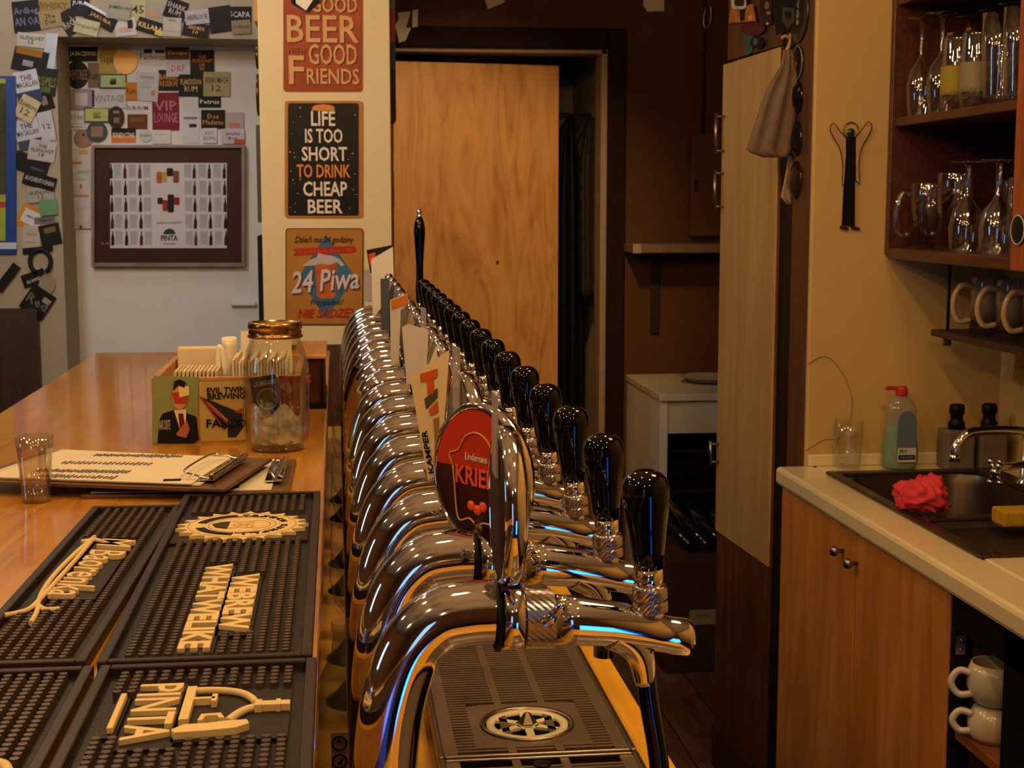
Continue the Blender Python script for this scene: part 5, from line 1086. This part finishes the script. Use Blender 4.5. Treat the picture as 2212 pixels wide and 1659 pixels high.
# ================================================================== TALL CABINET, hats and coasters
tc_ = thing('tall_cabinet', 'tall cabinet with pale wooden door and bar handles', 'cabinet', (1.2, 3.4, 0))
MB().box(1.0, 1.445, 3.235, 3.62, 0, 2.3).build('body', DARKW, tc_)
q0, q1 = Vector((.984, 3.213, 0)), Vector((.957, 3.59, 0)); dv = (q1 - q0).normalized(); nv = Vector((-dv.y, dv.x, 0))
nv = nv if nv.x > 0 else -nv
d = MB().prism([q0 + Vector((0, 0, .622)), q1 + Vector((0, 0, .626)), q1 + Vector((0, 0, 1.8013)), q0 + Vector((0, 0, 1.8057))], nv * .02).build('pale_door', PALEW, tc_, .002)
MB().prism([q0 + nv * .004 + Vector((0, -.002, .622)), q0 + nv * .018 + Vector((0, -.002, .622)), q0 + nv * .018 + Vector((0, -.002, 1.805)), q0 + nv * .004 + Vector((0, -.002, 1.805))], (0, .003, 0)).build('edge_strip', WOOD('edge_strip_wood', [(.3, '#5a300f'), (.7, '#7a461c')], (9, 9, 1), 5), d)
MB().prism([q0 + nv * .006 + Vector((0, 0, 0)), q1 + nv * .006, q1 + nv * .006 + Vector((0, 0, .619)), q0 + nv * .006 + Vector((0, 0, .619))], nv * .014).build('cladding_panel', BROWNW, tc_)
MB().prism([q0 + nv * .0 + Vector((0, 0, 0)), q1, q1 + Vector((0, 0, .11)), q0 + Vector((0, 0, .11))], nv * .006).build('plinth', DARKW, tc_)
MB().prism([q0 + nv * .012 + Vector((0, .02, 1.812)), q1 + nv * .012 + Vector((0, 0, 1.812)), q1 + nv * .012 + Vector((0, 0, 2.3)), q0 + nv * .012 + Vector((0, .02, 2.3))], nv * .012).build('cladding_panel', BROWNW, tc_)
for z0, z1 in ((1.582, 1.682), (1.445, 1.543), (.80, .862)):
    b = q1 - dv * .02
    hd_ = MB().tube([b + Vector((-.022, 0, z0)), b + Vector((-.022, 0, z1))], .0042, 10)
    for z in (z0 + .008, z1 - .008): hd_.tube([b + Vector((-.022, 0, z)), b + Vector((.002, 0, z))], .003, 8)
    hd_.build('bar_handle', STEEL, d)
# jamb: dark discs and coasters facing the passage
def jdisc(label, cy, ry, col, Y=3.09, X=.9898, name='round_coaster', cat='coaster', dome=.004, metal=0, rough=.3, px=1742):
    z = onX(px, cy, X).z; r = ry * Y / 3150
    o = MB().lathe([(r, 0), (r, -.002), (r * .94, -.0035), (r * .6, -.0035 - dome), (.001, -.0035 - dome * 1.3)], (X, Y, z), 30, 'X').build(name, M(col, rough, metal, .2)); tag(o, label, cat, 'round things on the jamb'); return o
jdisc('upper dark round tray on the jamb board', 206, 36, '#0b0908', dome=.008, rough=.12, name='round_tray', cat='tray')
jdisc('middle dark round tray on the jamb board', 297, 38, '#15100d', dome=.008, rough=.15, name='round_tray', cat='tray')
jdisc('lowest bronze round tray on the jamb board', 388, 42, '#3a2814', dome=.008, rough=.2, metal=.6, name='round_tray', cat='tray')
o = jdisc('black and orange round coaster above the dark trays', 130, 36, '#0d0b0b', dome=0)
zz = onX(1742, 140, .985).z
MB().prism([Vector((.9858, 3.09 + a, zz + b)) for a, b in ((.012, .012), (.020, -.004), (.010, -.024), (.004, -.010), (.006, .004), (-.004, .010))], (-.0006, 0, 0)).build('orange_print', M('#c46a28', .5), o)
MB().tube([Vector((.986, 3.09 + .0345 * math.cos(i * math.pi / 16), zz + .010 + .0345 * math.sin(i * math.pi / 16))) for i in range(33)], .0012, 6, False).build('coaster_rim', M('#8a8272', .5), o)
o = jdisc('large black oval coaster with white letters at the jamb top', 25, 62, '#100e0e', dome=0)
text('CVGS', (.985, 3.09, onX(1742, 10, .985).z), (0, 0, -1), (0, -1, 0), .07, .012, M('#a39c8e', .6), o)
# coasters on the upper panel of the tall cabinet
def pdisc(label, px, py, rx, ry, col, shape='o', deco=None, cat='coaster', lift=.001, name='round_coaster'):
    n = -nv; p0 = q0 + nv * .012 + n * lift
    pts = ell(px, py, rx, ry, 22) if shape == 'o' else shape
    o = MB().prism([onP(x, y, p0, n) for x, y in pts], n * .002).build(name, M(col, .5, 0, .3, 40)); tag(o, label, cat, 'souvenirs over the tall cabinet')
    for dp, dc in (deco or []): MB().prism([onP(x, y, p0 + n * .0025, n) for x, y in dp], n * .0006).build('print', M(dc, .5, 0, .2), o)
    return o
pdisc('teal leaflet at the cabinet top left', 1618, 95, 1, 1, '#33564c', [(1604, 62), (1630, 76), (1626, 112), (1615, 120)], None, 'leaflet', .001, 'leaflet')
pdisc('maroon round coaster over the tall cabinet', 1627, 62, 26, 15, '#4a2020', 'o', None, 'coaster', .005)
pdisc('orange picture card at the top over the tall cabinet', 1606, 30, 1, 1, '#9a5a26', [(1580, 20), (1627, 9), (1633, 46), (1576, 50)], [([(1598, 22), (1610, 20), (1608, 44), (1600, 46)], '#1c120c'), ([(1616, 34), (1624, 33), (1625, 43), (1617, 44)], '#c98a4a')], 'card', .009, 'picture_card')
pdisc('white rounded square tag over the orange card', 1597, 6, 1, 1, '#a89a84', rrect(1581, -16, 1612, 20, 6), [(rrect(1587, -10, 1607, 13, 4), '#2a201a')], 'tag', .013, 'square_tag')
pdisc('dark tag with metal ring below the orange card', 1636, 92, 14, 14, '#15110f', 'o', [(ell(1632, 90, 5, 8), '#4a524c')], 'tag', .006)
pdisc('brown patterned card with pale spots over the cabinet', 1657, 30, 1, 1, '#2a1c18', [(1640, -20), (1668, -20), (1668, 52), (1648, 56)], [(ell(1657, 12, 5, 8), '#7a5848'), (ell(1660, 28, 5, 4), '#8a6048'), (ell(1658, 51, 3, 3), '#b08a6a')], 'card', .004, 'picture_card')
pdisc('big black crest coaster with grey border above the hat', 1702, 35, 1, 1, '#0f0d0d', [(1676, -20), (1720, -20), (1732, 20), (1728, 55), (1706, 66), (1678, 75), (1670, 20)], [([(1691, 15), (1716, 18), (1716, 45), (1702, 62), (1690, 45)], '#3a3630'), ([(1694, 24), (1711, 26), (1709, 42), (1700, 52)], '#15110f')], 'coaster', .014, 'crest_coaster')
# hat and pale cloth on a hook by the jamb
hx, hy = .972, 3.165
t = thing('wall_hook', 'pale wooden hook at the top corner of the pale door', 'hook', (hx, hy, 1.80))
hk = [onY(x, y, 3.165) for x, y in ((1698, 112), (1706, 95), (1709, 76), (1706, 66))]
MB().tube(catmull(hk, 4), .0045, 10).tube(catmull([onY(x, y, 3.165) for x, y in ((1706, 82), (1696, 78), (1688, 83))], 4), .0035, 10).build('hook_arm', M('#b08a5c', .5), t)
MB().box(hk[3].x - .004, .9905, 3.16, 3.172, hk[3].z - .006, hk[3].z + .006).build('hook_plate', BROWNW, t)
def draped(name, label, cat, rows, Y, th, mat, folds, seed):
    """a hanging cloth: rows of (y_px, x_left, x_right) give its outline at distance Y, with folds in depth"""
    rs = []
    for (py, xl, xr) in rows:
        a, b = onY(xl, py, Y), onY(xr, py, Y); ring = []; nn_ = 36
        for i in range(nn_):
            an = 2 * math.pi * i / nn_; fx = (1 - math.cos(an)) / 2; fold = math.sin(fx * math.pi * folds + seed) * .35 + .75
            p = a.lerp(b, fx); dy = math.sin(an) * th * fold * min(1, (b - a).length / .05)
            ring.append(p + Vector((0, dy, 0)))
        rs.append(ring)
    o = MB().rings(rs).build(name, mat); return tag(o, label, cat)
FELT = M('#6e5a48', .9, 0, .15, 40, bump=.2, bscale=300)
draped('cloth_hat', 'grey-brown cloth hat gathered and hanging from the hook', 'hat', [(108, 1692, 1712), (125, 1690, 1716), (142, 1686, 1716), (155, 1678, 1722), (190, 1656, 1728), (240, 1638, 1722), (290, 1623, 1716), (322, 1612, 1712), (330, 1620, 1708), (340, 1650, 1700)], 3.10, .017, FELT, 5, .4)
draped('pale_cloth', 'pale beige cloth strip dangling beside the hat', 'cloth', [(150, 1712, 1726), (200, 1718, 1728), (250, 1714, 1728), (320, 1706, 1722), (380, 1696, 1718), (425, 1686, 1716), (442, 1700, 1714)], 3.13, .008, M('#9a8060', .9, 0, .1), 3, 1.2)
# ================================================================== BACK OF THE PASSAGE
YW = YD
o = thing('wall_shelf', 'small pale shelf with dark bracket on the brown wall', 'shelf', (1.2, 5.2, 1.29))
p0_, p1_ = onY(1367, 547, 5.12), onY(1367, 528, 5.12)
MB().box(p0_.x, 1.448, 5.12, YW - .001, p0_.z, p1_.z).build('shelf_board', M('#6e5c48', .5, 0, .1), o, .003)
MB().box(p0_.x, p0_.x + .03, 5.118, 5.13, p0_.z, p1_.z + .002).build('end_cap', M('#8f8470', .5), o)
b0_ = onY(1414, 720, YW - .01)
MB().box(b0_.x - .016, b0_.x + .016, YW - .014, YW - .001, b0_.z, p0_.z).box(b0_.x - .012, b0_.x + .012, 5.15, YW - .014, p0_.z - .014, p0_.z).build('bracket', M('#2a211c', .5), o, .002)
e0, e1 = onY(1486, 510, YW), onY(1562, 292, YW)
o = thing('fuse_box', 'flat brown painted fuse box on the back wall', 'fuse box', (e0.x, YW - .01, e0.z))
MB().box(e0.x, e1.x, YW - .035, YW - .001, e0.z, e1.z).build('cover', M('#553823', .6, 0, .1), o, .002)
MB().box(e0.x + .012, e0.x + .026, YW - .038, YW - .034, onY(1497, 415, YW).z, onY(1497, 388, YW).z).build('latch', M('#2a1a10', .6), o)
cx_ = onY(1520, 100, YW).x
o = MB().tube([(cx_, YW - .006, e1.z), (cx_, YW - .006, 2.5)], .006, 10).build('cable_conduit', M('#2c1c12', .6)); tag(o, 'thin dark cable conduit running up from the fuse box', 'conduit')
o = MB().tube(catmull([onY(x, y, YW - .012) for x, y in ((1532, 12), (1524, 20), (1520, 50), (1526, 62), (1534, 50), (1536, 20), (1532, 12))], 5), .004, 8).build('metal_clip', STEEL); tag(o, 'steel carabiner clip hanging at the picture top', 'clip')
for pts, lb in (([(1041, -20), (1080, -20), (1091, 5), (1054, 20)], 'white tag hanging over the doorway, cut by top edge'), ([(1392, -15), (1435, -15), (1434, 24), (1398, 25), (1389, 10)], 'cream paper tag on dark wall, cut by the top edge')):
    o = polyY(pts, YW - .001, M('#c0b09a', .6), None, 'paper_tag', 0, .003); tag(o, lb, 'tag')
t = thing('white_table', 'white side table with open dark lower compartment', 'table', (1.25, 5, 0))
TX = 1.062; WHT = M('#a8a294', .5, 0, .05)
MB().box(TX, 1.448, 4.72, YW - .001, .805, .83).build('table_top', WHT, t, .004)
MB().box(TX + .004, TX + .03, 4.73, YW - .002, 0, .805).build('side_panel', M('#b4b4ac', .5, 0, .05), t)
MB().box(TX + .03, 1.447, 4.735, 4.755, .695, .805).build('apron', WHT, t)
MB().box(TX + .03, 1.447, 5.2, YW - .002, 0, .805).build('back_board', DARKW, t)
for z in (.2, .33, .46, .6): MB().box(TX + .031, 1.446, 4.9, 5.19, z, z + .012).build('slat_shelf', DARKW, t)
dc = onZ(1510, 820, .832)
o = MB().lathe([(.05, 0), (.085, .006), (.115, .022), (.118, .024), (.112, .022), (.05, .006), (.001, .005)], (1.32, 5.02, .8303), 36).build('round_dish', M('#8d8474', .35)); tag(o, 'round pale dish on the white side table', 'dish')
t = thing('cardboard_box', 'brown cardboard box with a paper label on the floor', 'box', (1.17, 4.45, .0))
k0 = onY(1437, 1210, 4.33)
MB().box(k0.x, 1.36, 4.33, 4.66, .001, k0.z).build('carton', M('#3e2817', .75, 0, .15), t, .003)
l0, l1 = onY(1489, 1350, 4.33), onY(1548, 1316, 4.33)
MB().box(l0.x, l1.x, 4.3285, 4.3298, l0.z, l1.z).build('paper_label', M('#8a7a62', .6), t)
text('FRAGILE|BOTTLES'.split('|')[0], ((l0.x + l1.x) / 2, 4.3283, (l0.z + l1.z) / 2 + .006), (1, 0, 0), (0, 0, 1), (l1.x - l0.x) * .55, .008, M('#4a3c2c', .6), t)
for i in range(4):
    bz = k0.z + .021; bx_ = k0.x + .05 + i * .055
    o = MB().tube([(bx_ + .05, 4.40, bz), (bx_ + .01, 4.55, bz + .05), (bx_ - .02, 4.66, bz + .10)], [.020, .020, .009], 14).build('wine_bottle', GLASS('green_glass', (.02, .05, .02), 1.5, .5, (.01, .02, .01))); tag(o, ['leftmost', 'second', 'third', 'rightmost'][i] + ' dark green bottle lying on the cardboard box', 'bottle', 'bottles on the cardboard box')
# ---- closet behind the door
def coat(label, px0, px1, ytop, ybot, Y, col, ribs, seed):
    rows = [(ytop, (px0 * .4 + px1 * .6) - 6, (px0 * .4 + px1 * .6) + 8)]
    for i in range(1, 26):
        f = i / 25; w_ = min(1, .35 + f * 2.4) if f < .3 else 1 - .12 * (f - .3); y = ytop + (ybot - ytop) * f
        c_ = (px0 + px1) / 2; hw = (px1 - px0) / 2 * w_ * (1 + ribs * math.sin(f * 60))
        rows.append((y, c_ - hw, c_ + hw))
    o = draped('hanging_coat', label, 'coat', rows, Y, .06, M(col, .6, 0, .25, 30, bump=.3, bscale=40), 4, seed); o['group'] = 'coats in the closet'
coat('plain black coat hanging in the closet behind the door', 1190, 1262, 250, 900, 5.75, '#0c0b0c', .0, .3)
coat('quilted dark grey coat hanging beside the door jamb', 1250, 1304, 252, 640, 5.62, '#2a2624', .07, 1.0)
r0, r1 = onY(1180, 250, 5.85), onY(1310, 250, 5.85)
o = MB().tube([(.3, 5.85, r0.z), (1.019, 5.85, r0.z)], .012, 10).build('coat_rail', STEEL); tag(o, 'steel rail carrying the coats in the closet', 'rail')
o = MB().box(.21, 1.019, 6.0, 6.299, 2.0, 2.02).build('closet_shelf', M('#6e6250', .6)); tag(o, 'pale shelf high inside the closet', 'shelf')
a_, b_ = onY(955, 128, 6.015), onY(1112, 112, 6.03)
a_.z = 2.0365; b_.z = 2.06
o = MB().tube([a_, b_], .016, 14).build('paper_tube', M('#c6c8ae', .5)); tag(o, 'white paper tube poking out above the plywood door', 'tube')
o = MB().box(*sorted((onY(1004, 110, 6.05).x, onY(1058, 110, 6.05).x)), 6.05, 6.2, 2.0203, 2.085).build('packing_box', M('#8f8a80', .6)); tag(o, 'pale packing box on the closet shelf over the door', 'box')
o = MB().tube(catmull([onY(x, y, 6.28) for x, y in ((1236, 160), (1262, 128), (1278, 150), (1276, 230))], 5), .012, 10).build('wall_pipe', M('#6e5e48', .6)); tag(o, 'bent pipe on the closet wall', 'pipe')
z_ = onY(1260, 950, 5.85).z
for y0, y1, c_, nm, lb in ((838, 885, '#4d4842', 'storage_box', 'grey storage box, upper of the closet stack'), (886, 925, '#15110f', 'storage_box', 'black storage box with lettering in the closet stack'), (926, 985, '#3c342c', 'storage_box', 'brown storage box, lower of the closet stack')):
    aa, bb = onY(1238, y1, 5.95), onY(1291, y0, 5.95)
    o = MB().box(aa.x, bb.x, 5.95, 6.2, aa.z + .0005, bb.z).build(nm, M(c_, .6)); tag(o, lb, 'box', 'boxes stacked in the closet')
    if y0 == 886: text('ZA', ((aa.x * .65 + bb.x * .35), 5.9495, (aa.z + bb.z) / 2), (1, 0, 0), (0, 0, 1), .025, .03, M('#6a6258', .6), o)
o = MB().box(onY(1236, 985, 5.95).x - .02, onY(1291, 985, 5.95).x + .02, 5.93, 6.22, 0, onY(1291, 985, 5.95).z).build('storage_crate', M('#2a221b', .7)); tag(o, 'dark crate under the boxes in the closet', 'crate')
